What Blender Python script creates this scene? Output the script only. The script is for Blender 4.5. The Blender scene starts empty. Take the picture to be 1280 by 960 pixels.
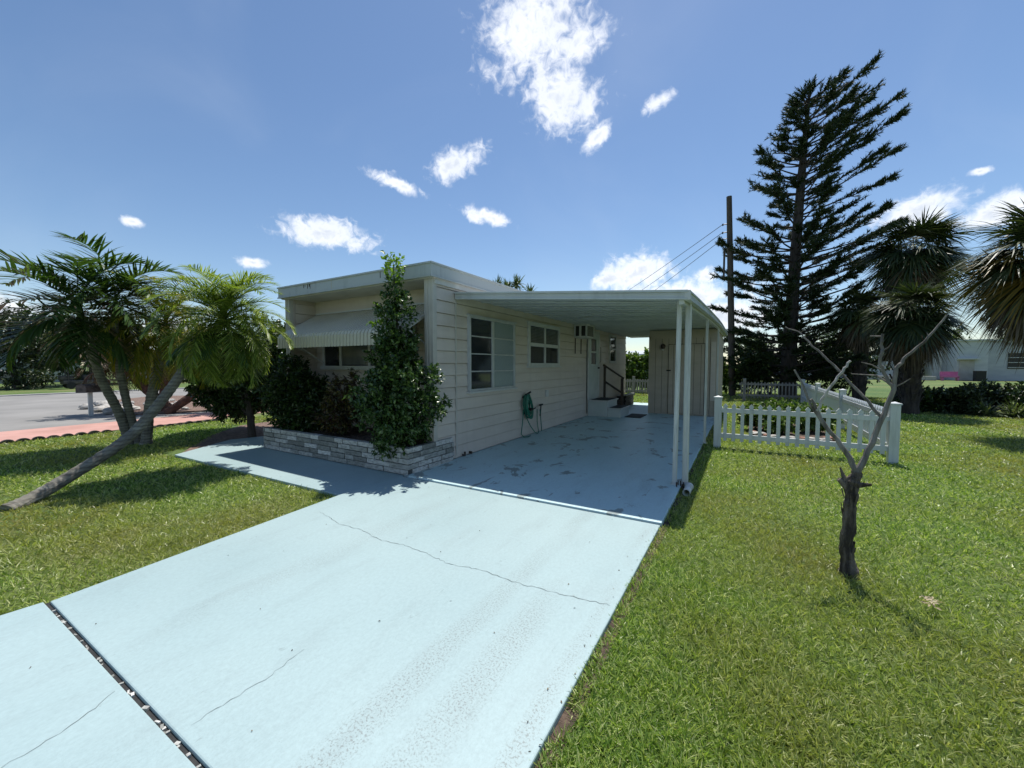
import bpy, math, random
import numpy as np
from mathutils import Vector, Matrix

R = math.radians
rng = np.random.default_rng(7)
random.seed(7)
sc = bpy.context.scene
col = sc.collection

# ------------------------------------------------------------------ camera
cam = bpy.data.cameras.new('camera')
camo = bpy.data.objects.new('camera', cam)
col.objects.link(camo)
cam.sensor_width = 36
cam.lens = 494 / 1280 * 36
cam.clip_end = 4000
cam.clip_start = .05
camo.location = (0, 0, 1.6)
YAW = math.atan(290 / 494)
camo.rotation_euler = (R(90) - math.atan(24 / 494), 0, YAW)
sc.camera = camo

# ------------------------------------------------------------------ light and exposure
sc.view_settings.view_transform = 'Standard'
sc.view_settings.look = 'None'
sc.view_settings.exposure = 0.52
sc.view_settings.gamma = 1
sc.view_settings.use_curve_mapping = False
SKY = .092
SUN_EL, SUN_AZ = R(68.5), R(-5)          # azimuth measured from +Y towards +X
sun = bpy.data.lights.new('sun', 'SUN')
sun.energy = 4.1
sun.angle = R(.53)
sun.color = (1, .955, .88)
suno = bpy.data.objects.new('sun', sun)
col.objects.link(suno)
sd = Vector((math.sin(SUN_AZ) * math.cos(SUN_EL), math.cos(SUN_AZ) * math.cos(SUN_EL), math.sin(SUN_EL)))
suno.rotation_euler = sd.to_track_quat('Z', 'Y').to_euler()
suno.location = (0, 10, 30)

world = bpy.data.worlds.new('World')
sc.world = world
world.use_nodes = True
wn, wl = world.node_tree.nodes, world.node_tree.links
wn.clear()


def wnode(t, **k):
    n = wn.new(t)
    for a, b in k.items():
        setattr(n, a, b)
    return n


def wm(op, a, b=None, c=None, clamp=False):
    n = wn.new('ShaderNodeMath')
    n.operation = op
    n.use_clamp = clamp
    for i, v in enumerate((a, b, c)):
        if v is None:
            continue
        if isinstance(v, (int, float)):
            n.inputs[i].default_value = v
        else:
            wl.new(v, n.inputs[i])
    return n.outputs[0]


sky = wnode('ShaderNodeTexSky', sky_type='NISHITA')
sky.sun_disc = False
sky.sun_elevation = SUN_EL
sky.sun_rotation = SUN_AZ
sky.air_density = 1.0
sky.dust_density = .25
sky.ozone_density = 2.2
tc = wnode('ShaderNodeTexCoord')
nrm = wnode('ShaderNodeVectorMath', operation='NORMALIZE')
wl.new(tc.outputs['Generated'], nrm.inputs[0])
V = nrm.outputs[0]
# clouds: directions in the sky, angular half sizes and tilt
CLOUDS = [((-0.3457, 0.7029, 0.6344), 86, 84, 0), ((-0.3369, 0.7668, 0.5464), 62, 48, -.3), ((-0.2873, 0.7348, 0.6144), 52, 36, .3),
          ((-0.282, 0.831, 0.4795), 27, 11, .8), ((-0.1603, 0.8407, 0.5173), 24, 11, .35), ((-0.5526, 0.7059, 0.443), 44, 20, .45),
          ((-0.66, 0.6397, 0.3938), 40, 10, -.3), ((-0.5199, 0.7826, 0.3424), 34, 11, -.25), ((-0.7855, 0.5498, 0.2842), 66, 23, 0),
          ((-0.873, 0.4403, 0.2098), 20, 8, 0), ((-0.9292, 0.2717, 0.2504), 14, 8, 0), ((-0.2143, 0.9527, 0.2154), 52, 28, .1),
          ((-0.1137, 0.9818, 0.1521), 75, 26, 0), ((-0.0737, 0.978, 0.1953), 20, 12, 0), ((-0.049, 0.993, 0.1079), 70, 32, 0),
          ((0.2486, 0.9328, 0.2609), 50, 27, 0), ((0.3219, 0.9174, 0.2342), 52, 24, .2), ((0.3062, 0.9041, 0.2982), 12, 6, 0),
          ((-0.9881, 0.1295, 0.0835), 45, 28, 0), ((-0.2849, 0.9371, 0.2018), 28, 12, .3), ((.7, .7, .13), 120, 30, 0), ((-.6, -.7, .3), 160, 60, 0),
          ((.5, -.8, .45), 150, 70, 0), ((-.93, .33, .06), 70, 20, 0)]
mx = None
for d, a, b, tl in CLOUDS:
    d = Vector(d).normalized()
    f = Vector((-math.sin(YAW), math.cos(YAW), -.048)).normalized()
    k = max(.55, d.dot(f)) ** 1.35 / 494
    r = d.cross(Vector((0, 0, 1))).normalized()
    u = r.cross(d).normalized()
    r2 = r * math.cos(tl) + u * math.sin(tl)
    u2 = u * math.cos(tl) - r * math.sin(tl)
    dots = []
    for vec, s in ((r2, a * k), (u2, b * k)):
        n = wnode('ShaderNodeVectorMath', operation='DOT_PRODUCT')
        wl.new(V, n.inputs[0])
        n.inputs[1].default_value = tuple(vec / s)
        dots.append(n.outputs['Value'])
    n = wnode('ShaderNodeVectorMath', operation='DOT_PRODUCT')
    wl.new(V, n.inputs[0])
    n.inputs[1].default_value = tuple(d)
    q = wm('ADD', wm('MULTIPLY', dots[0], dots[0]), wm('MULTIPLY', dots[1], dots[1]))
    m = wm('SUBTRACT', 1.0, wm('SQRT', q))
    m = wm('MAXIMUM', m, -1.5)
    m = wm('SUBTRACT', m, wm('MULTIPLY', wm('LESS_THAN', n.outputs['Value'], 0.3), 5.0))
    mx = m if mx is None else wm('MAXIMUM', mx, m)
nz = wnode('ShaderNodeTexNoise')
nz.inputs['Scale'].default_value = 13
nz.inputs['Detail'].default_value = 9
nz.inputs['Roughness'].default_value = .62
nz.inputs['Distortion'].default_value = .35
wl.new(V, nz.inputs['Vector'])
nz2 = wnode('ShaderNodeTexNoise')
nz2.inputs['Scale'].default_value = 10
nz2.inputs['Detail'].default_value = 6
wl.new(V, nz2.inputs['Vector'])
nz4 = wnode('ShaderNodeTexNoise')
nz4.inputs['Scale'].default_value = 48
nz4.inputs['Detail'].default_value = 8
nz4.inputs['Roughness'].default_value = .6
nz4.inputs['Distortion'].default_value = .6
wl.new(V, nz4.inputs['Vector'])
dens = wm('ADD', wm('MULTIPLY', mx, 1.15), wm('ADD', wm('MULTIPLY', wm('SUBTRACT', nz.outputs[0], .5), 2.0), wm('MULTIPLY', wm('SUBTRACT', nz4.outputs[0], .5), 1.7)))
al = wnode('ShaderNodeMapRange', interpolation_type='SMOOTHSTEP')
wl.new(dens, al.inputs[0])
al.inputs[1].default_value = -.12
al.inputs[2].default_value = .95
cr = wnode('ShaderNodeMapRange', interpolation_type='SMOOTHSTEP')
wl.new(wm('ADD', dens, wm('MULTIPLY', nz2.outputs[0], .6)), cr.inputs[0])
cr.inputs[1].default_value = .75
cr.inputs[2].default_value = 1.7
cmix = wnode('ShaderNodeMix', data_type='RGBA')
wl.new(cr.outputs[0], cmix.inputs['Factor'])
cmix.inputs['A'].default_value = (8.9, 9.1, 9.5, 1)
cmix.inputs['B'].default_value = (5.9, 6.4, 7.2, 1)
# thin veil of cirrus
nz3 = wnode('ShaderNodeTexNoise')
nz3.inputs['Scale'].default_value = 2.6
nz3.inputs['Detail'].default_value = 7
nz3.inputs['Distortion'].default_value = .8
wl.new(V, nz3.inputs['Vector'])
ci = wnode('ShaderNodeMapRange', interpolation_type='SMOOTHSTEP')
wl.new(nz3.outputs[0], ci.inputs[0])
ci.inputs[1].default_value = .45
ci.inputs[2].default_value = .85
ci.inputs[4].default_value = .10
sm0 = wnode('ShaderNodeMix', data_type='RGBA')
wl.new(ci.outputs[0], sm0.inputs['Factor'])
hsv = wnode('ShaderNodeHueSaturation')
hsv.inputs['Saturation'].default_value = 1.06
hsv.inputs['Value'].default_value = .99
wl.new(sky.outputs[0], hsv.inputs['Color'])
wl.new(hsv.outputs[0], sm0.inputs['A'])
sm0.inputs['B'].default_value = (6.5, 7, 7.8, 1)
sm = wnode('ShaderNodeMix', data_type='RGBA')
wl.new(wm('MULTIPLY', al.outputs[0], .97), sm.inputs['Factor'])
wl.new(sm0.outputs['Result'], sm.inputs['A'])
wl.new(cmix.outputs['Result'], sm.inputs['B'])
bg = wnode('ShaderNodeBackground')
bg.inputs[1].default_value = SKY
wl.new(sm.outputs['Result'], bg.inputs[0])
wo = wnode('ShaderNodeOutputWorld')
wl.new(bg.outputs[0], wo.inputs[0])
sc.cycles.use_denoising = True
sc.cycles.max_bounces = 8
sc.cycles.transparent_max_bounces = 8
sc.cycles.sample_clamp_indirect = 6


# ------------------------------------------------------------------ materials
def newmat(name):
    m = bpy.data.materials.new(name)
    m.use_nodes = True
    nt = m.node_tree
    b = nt.nodes['Principled BSDF']
    return m, nt.nodes, nt.links, b


def ramp(N, stops):
    r = N.new('ShaderNodeValToRGB')
    e = r.color_ramp.elements
    while len(e) < len(stops):
        e.new(.5)
    for i, (p, c) in enumerate(stops):
        e[i].position = p
        e[i].color = (*c, 1) if len(c) == 3 else c
    return r


def noise(N, L, scale, detail=5, rough=.55, vec=None, dist=0, stretch=None, coord='Object'):
    n = N.new('ShaderNodeTexNoise')
    n.inputs['Scale'].default_value = scale
    n.inputs['Detail'].default_value = detail
    n.inputs['Roughness'].default_value = rough
    n.inputs['Distortion'].default_value = dist
    if vec is None:
        t = N.new('ShaderNodeTexCoord')
        vec = t.outputs[coord]
    if stretch:
        mp = N.new('ShaderNodeMapping')
        mp.inputs['Scale'].default_value = stretch
        L.new(vec, mp.inputs['Vector'])
        vec = mp.outputs[0]
    L.new(vec, n.inputs['Vector'])
    return n.outputs['Fac']


def mixc(N, L, fac, a, b, mode='MIX'):
    m = N.new('ShaderNodeMix')
    m.data_type = 'RGBA'
    m.blend_type = mode
    for s, v in (('Factor', fac), ('A', a), ('B', b)):
        if isinstance(v, (int, float)):
            m.inputs[s].default_value = v
        elif isinstance(v, tuple):
            m.inputs[s].default_value = (*v, 1)
        else:
            L.new(v, m.inputs[s])
    return m.outputs['Result']


def bump(N, L, b, h, strength=.3, dist=.01):
    n = N.new('ShaderNodeBump')
    n.inputs['Strength'].default_value = strength
    n.inputs['Distance'].default_value = dist
    L.new(h, n.inputs['Height'])
    L.new(n.outputs[0], b.inputs['Normal'])


def pmat(name, c1, c2, scale=4, rough=.6, bs=.2, bd=.004, stretch=None, lo=.35, hi=.65, spec=.5, metal=0, fine=None, coord='Object'):
    m, N, L, b = newmat(name)
    f = noise(N, L, scale, stretch=stretch, coord=coord)
    r = ramp(N, [(lo, c1), (hi, c2)])
    L.new(f, r.inputs[0])
    L.new(r.outputs[0], b.inputs['Base Color'])
    b.inputs['Roughness'].default_value = rough
    b.inputs['Specular IOR Level'].default_value = spec
    b.inputs['Metallic'].default_value = metal
    f2 = noise(N, L, fine or scale * 8, stretch=stretch, coord=coord)
    if bs:
        bump(N, L, b, f2, bs, bd)
    return m


def leafmat(name, cols, rough=.42, trans=.28, patch=None, spec=.5):
    """leaf colour picked per leaf; real translucency"""
    m, N, L, b = newmat(name)
    g = N.new('ShaderNodeNewGeometry')
    r = ramp(N, [(i / max(1, len(cols) - 1), c) for i, c in enumerate(cols)])
    L.new(g.outputs['Random Per Island'], r.inputs[0])
    c = r.outputs[0]
    if patch:
        f = noise(N, L, patch[0], 3)
        rr = ramp(N, [(.43, (0, 0, 0)), (.66, (1, 1, 1))])
        L.new(f, rr.inputs[0])
        c = mixc(N, L, rr.outputs[0], c, mixc(N, L, .75, c, patch[1]))
    L.new(c, b.inputs['Base Color'])
    b.inputs['Roughness'].default_value = rough
    b.inputs['Specular IOR Level'].default_value = spec
    if trans:
        t = N.new('ShaderNodeBsdfTranslucent')
        L.new(mixc(N, L, 1.0, c, (1.25, 1.35, .55), 'MULTIPLY'), t.inputs[0])
        s = N.new('ShaderNodeMixShader')
        s.inputs[0].default_value = trans
        o = [n for n in N if n.type == 'OUTPUT_MATERIAL'][0]
        L.new(b.outputs[0], s.inputs[1])
        L.new(t.outputs[0], s.inputs[2])
        L.new(s.outputs[0], o.inputs[0])
    return m


# painted concrete
def paint_mat(name, chips, worn, tone=1.):
    m, N, L, b = newmat(name)
    t = N.new('ShaderNodeTexCoord')
    o = t.outputs['Object']
    big = noise(N, L, .7, 3, .5, o)
    r = ramp(N, [(.3, tuple(tone * q for q in (.31, .418, .432))), (.7, tuple(tone * q for q in (.35, .458, .468)))])
    L.new(big, r.inputs[0])
    c = r.outputs[0]
    # grime in long streaks down the slab
    st = noise(N, L, 3.0, 9, .72, o, .15, (1.6, .42, 1))
    rs = ramp(N, [(.50, (0, 0, 0)), (.72, (1, 1, 1))])
    L.new(st, rs.inputs[0])
    c = mixc(N, L, rs.outputs[0], c, mixc(N, L, .2, c, (.20, .235, .24)))
    fine_ = noise(N, L, 38, 6, .75, o, 0, (1.3, .8, 1))
    rfi = ramp(N, [(.35, (.80, .80, .80)), (.62, (1.05, 1.05, 1.05))])
    L.new(fine_, rfi.inputs[0])
    c = mixc(N, L, .45, c, rfi.outputs[0], 'MULTIPLY')
    # tyre-worn tracks where the pitted concrete shows through
    sx = N.new('ShaderNodeSeparateXYZ')
    L.new(o, sx.inputs[0])

    def mth(op, a, b_=None):
        n = N.new('ShaderNodeMath')
        n.operation = op
        for i_, v_ in enumerate((a, b_)):
            if v_ is None:
                continue
            if isinstance(v_, (int, float)):
                n.inputs[i_].default_value = v_
            else:
                L.new(v_, n.inputs[i_])
        return n.outputs[0]
    tr = None
    for xc, wd in ((-1.12, .13), (-1.42, .11), (-3.0, .15), (-.78, .06)):
        q_ = mth('DIVIDE', mth('ABSOLUTE', mth('SUBTRACT', sx.outputs[0], xc)), wd)
        q_ = mth('MAXIMUM', mth('SUBTRACT', 1.0, mth('MULTIPLY', q_, q_)), 0.0)
        if xc == -3.0:
            q_ = mth('MULTIPLY', q_, .45)
        tr = q_ if tr is None else mth('MAXIMUM', tr, q_)
    ar = noise(N, L, .8, 4, .6, o, .3, (1.4, .6, 1))
    rar = ramp(N, [(.50 - worn, (0, 0, 0)), (.64 - worn, (1, 1, 1))])
    L.new(ar, rar.inputs[0])
    trk = mth('MULTIPLY', mth('ADD', mth('MULTIPLY', tr, .9), .12), rar.outputs[0])
    sp = noise(N, L, 85, 3, .7, o)
    rsp = ramp(N, [(.52, (0, 0, 0)), (.60, (1, 1, 1))])
    L.new(sp, rsp.inputs[0])
    c = mixc(N, L, mth('MULTIPLY', mth('MULTIPLY', trk, rsp.outputs[0]), .85), c, (.19, .215, .21))
    c = mixc(N, L, mth('MULTIPLY', trk, .12), c, (.24, .28, .28))
    # scattered dark specks
    vo = N.new('ShaderNodeTexVoronoi')
    vo.inputs['Scale'].default_value = 5.5
    L.new(o, vo.inputs['Vector'])
    rv = ramp(N, [(.045, (1, 1, 1)), (.06, (0, 0, 0))])
    L.new(vo.outputs['Distance'], rv.inputs[0])
    rvn = ramp(N, [(.58, (0, 0, 0)), (.62, (1, 1, 1))])
    L.new(noise(N, L, 3.7, 2, .5, o), rvn.inputs[0])
    c = mixc(N, L, mth('MULTIPLY', mth('MULTIPLY', rv.outputs[0], rvn.outputs[0]), .8), c, (.10, .12, .12))
    sc_ = noise(N, L, 7.5, 10, .78, o, .6, (2.2, .7, 1))
    rsc = ramp(N, [(.62, (0, 0, 0)), (.66, (1, 1, 1))])
    L.new(sc_, rsc.inputs[0])
    c = mixc(N, L, mth('MULTIPLY', rsc.outputs[0], .38), c, (.17, .20, .20))
    # chipped patches
    ch = noise(N, L, 2.1, 9, .66, o, 1.1, (1, .75, 1))
    rc = ramp(N, [(chips, (0, 0, 0)), (chips + .012, (1, 1, 1))])
    L.new(ch, rc.inputs[0])
    mc = N.new('ShaderNodeMath')
    mc.operation = 'MULTIPLY'
    L.new(rc.outputs[0], mc.inputs[0])
    mc.inputs[1].default_value = .75
    c = mixc(N, L, mc.outputs[0], c, (.17, .19, .18))
    L.new(c, b.inputs['Base Color'])
    b.inputs['Roughness'].default_value = .5
    b.inputs['Specular IOR Level'].default_value = .45
    f = noise(N, L, 120, 4, .7, o)
    bump(N, L, b, f, .25, .003)
    return m


M = {}
M['paint'] = paint_mat('painted concrete', .735, .0)
M['paint_worn'] = paint_mat('painted concrete worn', .70, .08)
M['paint_chip'] = paint_mat('painted concrete chipped', .585, -.05, 1.5)
M['siding'] = pmat('beige siding', (.555, .485, .425), (.62, .55, .485), 1.2, .5, .06, .002, (1, 1, 5))
def streaks(m, amt, sc_=7):
    nt_ = m.node_tree
    b_ = nt_.nodes['Principled BSDF']
    src = b_.inputs['Base Color'].links[0].from_socket
    f_ = noise(nt_.nodes, nt_.links, sc_, 7, .65, stretch=(1, 1, .10))
    rr_ = ramp(nt_.nodes, [(.5, (1, 1, 1)), (.75, (1 - amt, 1 - amt, 1 - amt * 1.05))])
    nt_.links.new(f_, rr_.inputs[0])
    nt_.links.new(mixc(nt_.nodes, nt_.links, 1.0, src, rr_.outputs[0], 'MULTIPLY'), b_.inputs['Base Color'])


streaks(M['siding'], .11, 3)
M['trim'] = pmat('cream trim', (.47, .44, .39), (.54, .51, .455), 3, .5, .05)
M['frame'] = pmat('white frame', (.50, .50, .485), (.58, .58, .565), 6, .4, .05)
M['metal_white'] = pmat('white enamelled metal', (.46, .49, .49), (.54, .565, .565), 1.5, .38, .05, .002, (1, 1, 1))
M['post'] = pmat('white post', (.52, .54, .52), (.62, .63, .61), 8, .45, .1, .002, (4, 4, .5), .4, .7)
streaks(M['post'], .4, 12)
streaks(M['metal_white'], .22, 5)
M['fascia'] = None
m, N, L, b = newmat('stained fascia metal')
f1 = noise(N, L, 9, 6, .6, stretch=(1, 1, .12))
r1 = ramp(N, [(.52, (.43, .46, .46)), (.66, (.26, .28, .275)), (.8, (.17, .19, .18))])
L.new(f1, r1.inputs[0])
f0 = noise(N, L, 1.3, 4)
r0 = ramp(N, [(.45, (0, 0, 0)), (.7, (1, 1, 1))])
L.new(f0, r0.inputs[0])
L.new(mixc(N, L, r0.outputs[0], (.44, .47, .47), r1.outputs[0]), b.inputs['Base Color'])
b.inputs['Roughness'].default_value = .45
M['fascia'] = m
M['awning'] = pmat('cream awning metal', (.54, .51, .42), (.62, .585, .49), 2, .42, .05)
M['shed'] = pmat('tan shed panel', (.42, .36, .285), (.48, .41, .33), 1.5, .6, .1, .003, (1, 1, 3))
M['dark'] = pmat('dark opening', (.012, .012, .013), (.02, .02, .02), 5, .5, 0)
M['grey_alu'] = pmat('dull aluminium', (.40, .41, .40), (.48, .49, .48), 6, .45, .05)
M['glass'] = pmat('dark window glass', (.018, .022, .026), (.03, .035, .04), 2, .06, .02, .001, spec=.8)
M['curtain'] = pmat('pale curtain behind glass', (.22, .27, .28), (.27, .32, .33), 14, .14, .03, .001, (1, 6, 1), spec=.8)
M['blind'] = pmat('blind behind glass', (.10, .11, .115), (.15, .16, .16), 3, .15, .0, spec=.8)
M['door'] = pmat('pale door paint', (.45, .50, .48), (.52, .56, .54), 3, .4, .05)
M['brownwood'] = pmat('dark brown wood', (.035, .022, .016), (.06, .038, .026), 6, .6, .4, .003, (6, 6, 1))
M['black'] = pmat('black rubber', (.012, .012, .012), (.03, .03, .03), 20, .8, .4)
M['hose'] = pmat('green hose', (.012, .12, .08), (.02, .17, .11), 12, .35, .05)
M['brick'] = None
m, N, L, b = newmat('planter brick')
g = N.new('ShaderNodeNewGeometry')
rr = ramp(N, [(0, (.20, .205, .19)), (.3, (.33, .335, .31)), (.7, (.48, .48, .455)), (1, (.62, .615, .59))])
L.new(g.outputs['Random Per Island'], rr.inputs[0])
f = noise(N, L, 14, 8, .7, stretch=(1, 1, 2))
rf = ramp(N, [(.36, (.35, .35, .34)), (.56, (1, 1, 1))])
L.new(f, rf.inputs[0])
L.new(mixc(N, L, .75, rr.outputs[0], rf.outputs[0], 'MULTIPLY'), b.inputs['Base Color'])
b.inputs['Roughness'].default_value = .85
bump(N, L, b, noise(N, L, 40, 6, .7), .7, .006)
M['brick'] = m
M['mortar'] = pmat('dark mortar', (.05, .052, .05), (.10, .10, .095), 20, .95, .6, .006)
M['redbrick'] = pmat('reddish brick', (.16, .07, .05), (.28, .15, .11), 9, .9, .6, .006)
M['soil'] = pmat('mulch soil', (.045, .032, .024), (.13, .09, .065), 18, .95, 1, .02, fine=60)
M['mulch'] = pmat('reddish mulch', (.10, .06, .045), (.24, .165, .13), 16, .95, 1, .02, fine=60)
M['redpath'] = pmat('red painted kerb concrete', (.40, .215, .175), (.50, .28, .235), 1.2, .8, .2, .004)
M['asphalt'] = pmat('pale worn asphalt', (.19, .185, .175), (.25, .242, .23), .5, .9, .4, .006, fine=60)
M['kerb'] = pmat('kerb concrete', (.33, .32, .30), (.42, .41, .39), 2, .85, .3, .004)
M['stone'] = pmat('grey stone', (.26, .25, .23), (.50, .48, .45), 6, .9, .6, .01)
M['scallop'] = pmat('dark edging brick', (.04, .036, .033), (.11, .095, .085), 7, .9, .5, .01)
M['vinyl'] = pmat('white vinyl', (.56, .59, .60), (.63, .655, .655), 2, .35, .03)
streaks(M['vinyl'], .3, 14)
M['greyfence'] = pmat('weathered grey wood', (.17, .165, .155), (.30, .29, .27), 6, .85, .4, .004, (4, 4, .6))
M['housewhite'] = pmat('white house wall', (.42, .44, .46), (.50, .52, .53), .7, .7, .05, .003, (1, 1, 4))
M['pole'] = pmat('utility pole wood', (.05, .042, .036), (.10, .085, .07), 4, .9, .6, .01, (6, 6, .4))
M['wire'] = pmat('wire', (.02, .02, .02), (.03, .03, .03), 4, .6, 0)
M['bark_palm'] = None
m, N, L, b = newmat('ringed palm bark')
t = N.new('ShaderNodeTexCoord')
f = noise(N, L, 5, 6, .65, stretch=(1, 1, 3))
r1 = ramp(N, [(.3, (.10, .092, .08)), (.55, (.20, .19, .165)), (.72, (.33, .32, .29))])
L.new(f, r1.inputs[0])
wv = N.new('ShaderNodeTexWave')
wv.bands_direction = 'Z'
wv.inputs['Scale'].default_value = 5.5
wv.inputs['Distortion'].default_value = 2.5
wv.inputs['Detail'].default_value = 3
L.new(t.outputs['Object'], wv.inputs['Vector'])
rw_ = ramp(N, [(.0, (.68, .66, .62)), (.3, (1, 1, 1)), (1, (1.15, 1.15, 1.1))])
L.new(wv.outputs['Fac'], rw_.inputs[0])
L.new(mixc(N, L, .85, r1.outputs[0], rw_.outputs[0], 'MULTIPLY'), b.inputs['Base Color'])
b.inputs['Roughness'].default_value = .9
bump(N, L, b, noise(N, L, 30, 5, .7, stretch=(1, 1, 3)), .7, .01)
M['bark_palm'] = m
M['bark_dark'] = pmat('dark bark', (.028, .023, .02), (.075, .062, .052), 6, .95, .9, .015, (2, 2, .5))
M['bark_red'] = pmat('reddish palm stubs', (.06, .028, .02), (.13, .065, .045), 9, .95, .9, .015)
M['bark_dead'] = pmat('weathered dead wood', (.075, .066, .058), (.30, .28, .255), 7, .9, .8, .008, (3, 3, .35), .35, .75)
M['bark_pale'] = pmat('bleached dead wood', (.22, .21, .195), (.52, .50, .47), 9, .9, .7, .006, (3, 3, .35), .35, .7)
M['bark_stump'] = pmat('flaking dead bark', (.045, .036, .030), (.33, .275, .225), 9, .95, 1, .02, (2.2, 2.2, .45), .42, .8)
M['frond_dark'] = leafmat('dark palm frond', [(.028, .06, .016), (.05, .10, .025), (.095, .155, .04)], .32, .3)
M['frond_light'] = leafmat('light palm frond', [(.085, .145, .022), (.19, .26, .045), (.36, .42, .12)], .33, .38)
M['frond_yellow'] = leafmat('yellowing palm frond', [(.13, .17, .025), (.25, .26, .035), (.40, .30, .045)], .45, .42)
M['frond_red'] = leafmat('red brown frond', [(.07, .022, .015), (.11, .06, .02), (.10, .10, .025)], .5, .25)
M['sabal'] = leafmat('cabbage palm leaf', [(.018, .032, .011), (.038, .062, .02), (.09, .105, .042)], .45, .15)
M['sabal_dead'] = leafmat('dead palm leaf', [(.045, .032, .022), (.11, .08, .05), (.22, .17, .12)], .7, .12)
M['sabal_gold'] = leafmat('golden palm leaf', [(.06, .07, .015), (.20, .14, .025), (.30, .19, .04)], .5, .25)
M['pine'] = leafmat('dark pine needles', [(.012, .024, .009), (.022, .042, .014), (.05, .075, .028)], .6, .06, spec=.3)
M['shrub'] = leafmat('glossy dark shrub leaf', [(.02, .05, .013), (.045, .09, .022), (.10, .16, .045)], .27, .18)
M['shrub_tip'] = leafmat('bright new leaf', [(.09, .17, .02), (.15, .26, .035), (.20, .32, .05)], .35, .35)
M['croton'] = leafmat('reddish shrub leaf', [(.03, .028, .012), (.06, .025, .018), (.045, .06, .02), (.14, .11, .02)], .38, .18)
M['bushleaf'] = leafmat('dark bush leaf', [(.012, .03, .008), (.028, .055, .014), (.06, .10, .022)], .36, .2)
M['hedge'] = leafmat('bright hedge leaf', [(.05, .10, .02), (.09, .16, .03), (.16, .24, .05)], .45, .3)
M['oak'] = leafmat('dull tree leaf', [(.018, .034, .012), (.04, .06, .022), (.085, .11, .045)], .5, .15)
M['oak_light'] = leafmat('light tree leaf', [(.04, .07, .02), (.08, .12, .035), (.13, .17, .06)], .5, .2)
M['grassblade'] = leafmat('grass blade', [(.07, .135, .02), (.18, .295, .052), (.34, .45, .115), (.60, .62, .32)], .4, .38, (.35, (.30, .26, .09)))

m, N, L, b = newmat('lawn ground')
t = N.new('ShaderNodeTexCoord')
o = t.outputs['Object']
fa = noise(N, L, .22, 6, .6, o)
fb = noise(N, L, 14, 8, .75, o)
ra = ramp(N, [(.35, (.07, .14, .025)), (.52, (.12, .18, .04)), (.7, (.22, .21, .08))])
L.new(fa, ra.inputs[0])
rb = ramp(N, [(.3, (.35, .35, .35)), (.7, (1.2, 1.2, 1.2))])
L.new(fb, rb.inputs[0])
L.new(mixc(N, L, 1.0, ra.outputs[0], rb.outputs[0], 'MULTIPLY'), b.inputs['Base Color'])
b.inputs['Roughness'].default_value = .95
bump(N, L, b, fb, 1, .03)
M['lawn'] = m


# ------------------------------------------------------------------ builders
def tag(o, label=None, cat=None, group=None, kind=None):
    if label:
        o['label'] = label
    if cat:
        o['category'] = cat
    if group:
        o['group'] = group
    if kind:
        o['kind'] = kind
    return o


def empty(name, loc, label, cat, group=None):
    o = bpy.data.objects.new(name, None)
    o.empty_display_size = .2
    o.location = loc
    col.objects.link(o)
    return tag(o, label, cat, group)


def wloc(p):
    v = Vector((0, 0, 0))
    while p is not None:
        v += p.location
        p = p.parent
    return v


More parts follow.
